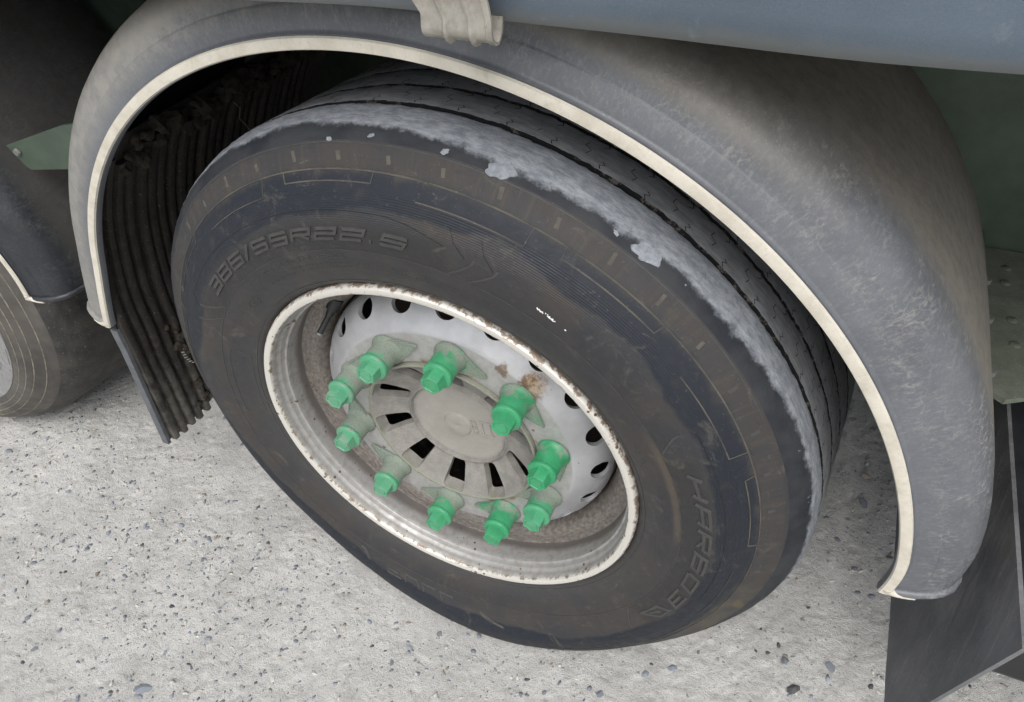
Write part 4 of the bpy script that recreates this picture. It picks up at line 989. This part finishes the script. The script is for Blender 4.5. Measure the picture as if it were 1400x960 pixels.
# green strut between the mudguards
g = G(); pts = [(-.822, .779), (-.800, .746), (-.790, .740), (-.60, .775), (-.60, .850), (-.655, .838)]
g.extr(pts, .105, .111); st = g.obj('strut', M_green, trailer, None, False, None, bevel=.0008)
g = G(); g.lathe([(.0001, -.006), (.005, -.0055), (.0066, -.002), (.0066, 0)], 8, 0, closed=False); g.obj('bolt', M_bolt, st, (-.797, .1045, .772), False, None)
# dark panel between the two mudguards
g = G(); g.box((-1.0, .46, .50), (-.66, .47, 1.12)); g.obj('inner_panel', M_dark, trailer, None, False, None)

# load floor and body
g = G(); g.box((-4.2, -.02, 1.19), (3.4, 2.50, 1.30)); g.obj('floor', M_plank, trailer, None, False, None)
# curtain with a soft wave, hem at the bottom
g = G(); V = []; F = []; NXc, NZc = 220, 26
for s in (0, 1):
    for i in range(NXc + 1):
        x = -4.2 + 7.6 * i / NXc
        for j in range(NZc + 1):
            t = j / NZc; z = 1.55 * t**1.6
            y = .004 * math.sin(x * 9) * (1 - t * .5) + .0025 * math.sin(x * 23 + 1) - .012 * math.sin(min(t * 3, 1) * PI / 2)
            if j == 0: y += .004
            V.append((x, y + s * .004, z + (.0015 * math.sin(x * 15)) * (j < 3)))
w = NZc + 1; k = (NXc + 1) * w
for s in (0, 1):
    for i in range(NXc):
        for j in range(NZc): F.append((s*k+i*w+j, s*k+(i+1)*w+j, s*k+(i+1)*w+j+1, s*k+i*w+j+1))
for i in range(NXc): F.append((i*w, (i+1)*w, k+(i+1)*w, k+i*w))
g.add(V, F); cu = g.obj('curtain', M_curtain, trailer, (0, -.05, 1.107), True, 50)
g = G(); g.box((-4.2, -.03, 1.125), (3.4, -.015, 1.20)); g.obj('side_rail', M_dark, trailer, None, False, None)
g = G(); g.box((-4.2, -.05, 2.66), (3.4, 2.52, 2.70)); g.obj('roof', M_alu, trailer, None, False, None)

# curtain buckle: ribbed alloy plate hooked under the hem
g = G(); V = []; F = []
sec = []                                  # (y, z) path of the hook, from the top down and round behind
for z in (1.30, 1.24, 1.18, 1.150, 1.130, 1.117): sec.append((-.0765 + (.004 if z < 1.12 else 0), z))
for t in np.linspace(0, PI * .92, 8): sec.append((-.0635 - .0095 * math.cos(t), 1.1085 - .0105 * math.sin(t)))
sec.append((-.0535, 1.114))
nxp = 60; x0, x1 = .103, .163
def rib_off(u): return -.0036 * (math.exp(-((u - .36) / .040)**4) + math.exp(-((u - .72) / .040)**4)) - .0012 * (u > .9)
for side in (0, 1):
    for i in range(nxp + 1):
        u = i / nxp
        for j, (y, z) in enumerate(sec):
            xl = x0 + (.006 if j >= 5 else 0) - (.006 if 2 <= j <= 3 else 0) + (.004 * (z - 1.1) / .05); xr = x1 + (.012 if j < 3 else 0) * 0
            if j >= 4: xr += .006
            jn = sec[min(j+1, len(sec)-1)]; jp = sec[max(j-1, 0)]; dy, dz = jn[0] - jp[0], jn[1] - jp[1]; L_ = math.hypot(dy, dz) + 1e-9; ny, nz_ = dz / L_, -dy / L_
            o_ = rib_off(u) * (1 if j < 11 else 0) ; th_ = .0022 * side
            V.append((xl + (xr - xl) * u, y - ny * o_ * -1 * -1 - ny * th_ , z - nz_ * o_ - nz_ * th_))
m_ = len(sec); k = (nxp + 1) * m_
for s in (0, 1):
    for i in range(nxp):
        for j in range(m_ - 1): F.append((s*k+i*m_+j, s*k+(i+1)*m_+j, s*k+(i+1)*m_+j+1, s*k+i*m_+j+1))
for j in range(m_ - 1): F.append((j, j+1, k+j+1, k+j)); F.append((nxp*m_+j, nxp*m_+j+1, k+nxp*m_+j+1, k+nxp*m_+j))
for i in range(nxp): F.append((i*m_+m_-1, (i+1)*m_+m_-1, k+(i+1)*m_+m_-1, k+i*m_+m_-1))
g.add(V, F); g.obj('buckle', M_alu, trailer, None, True, 40)
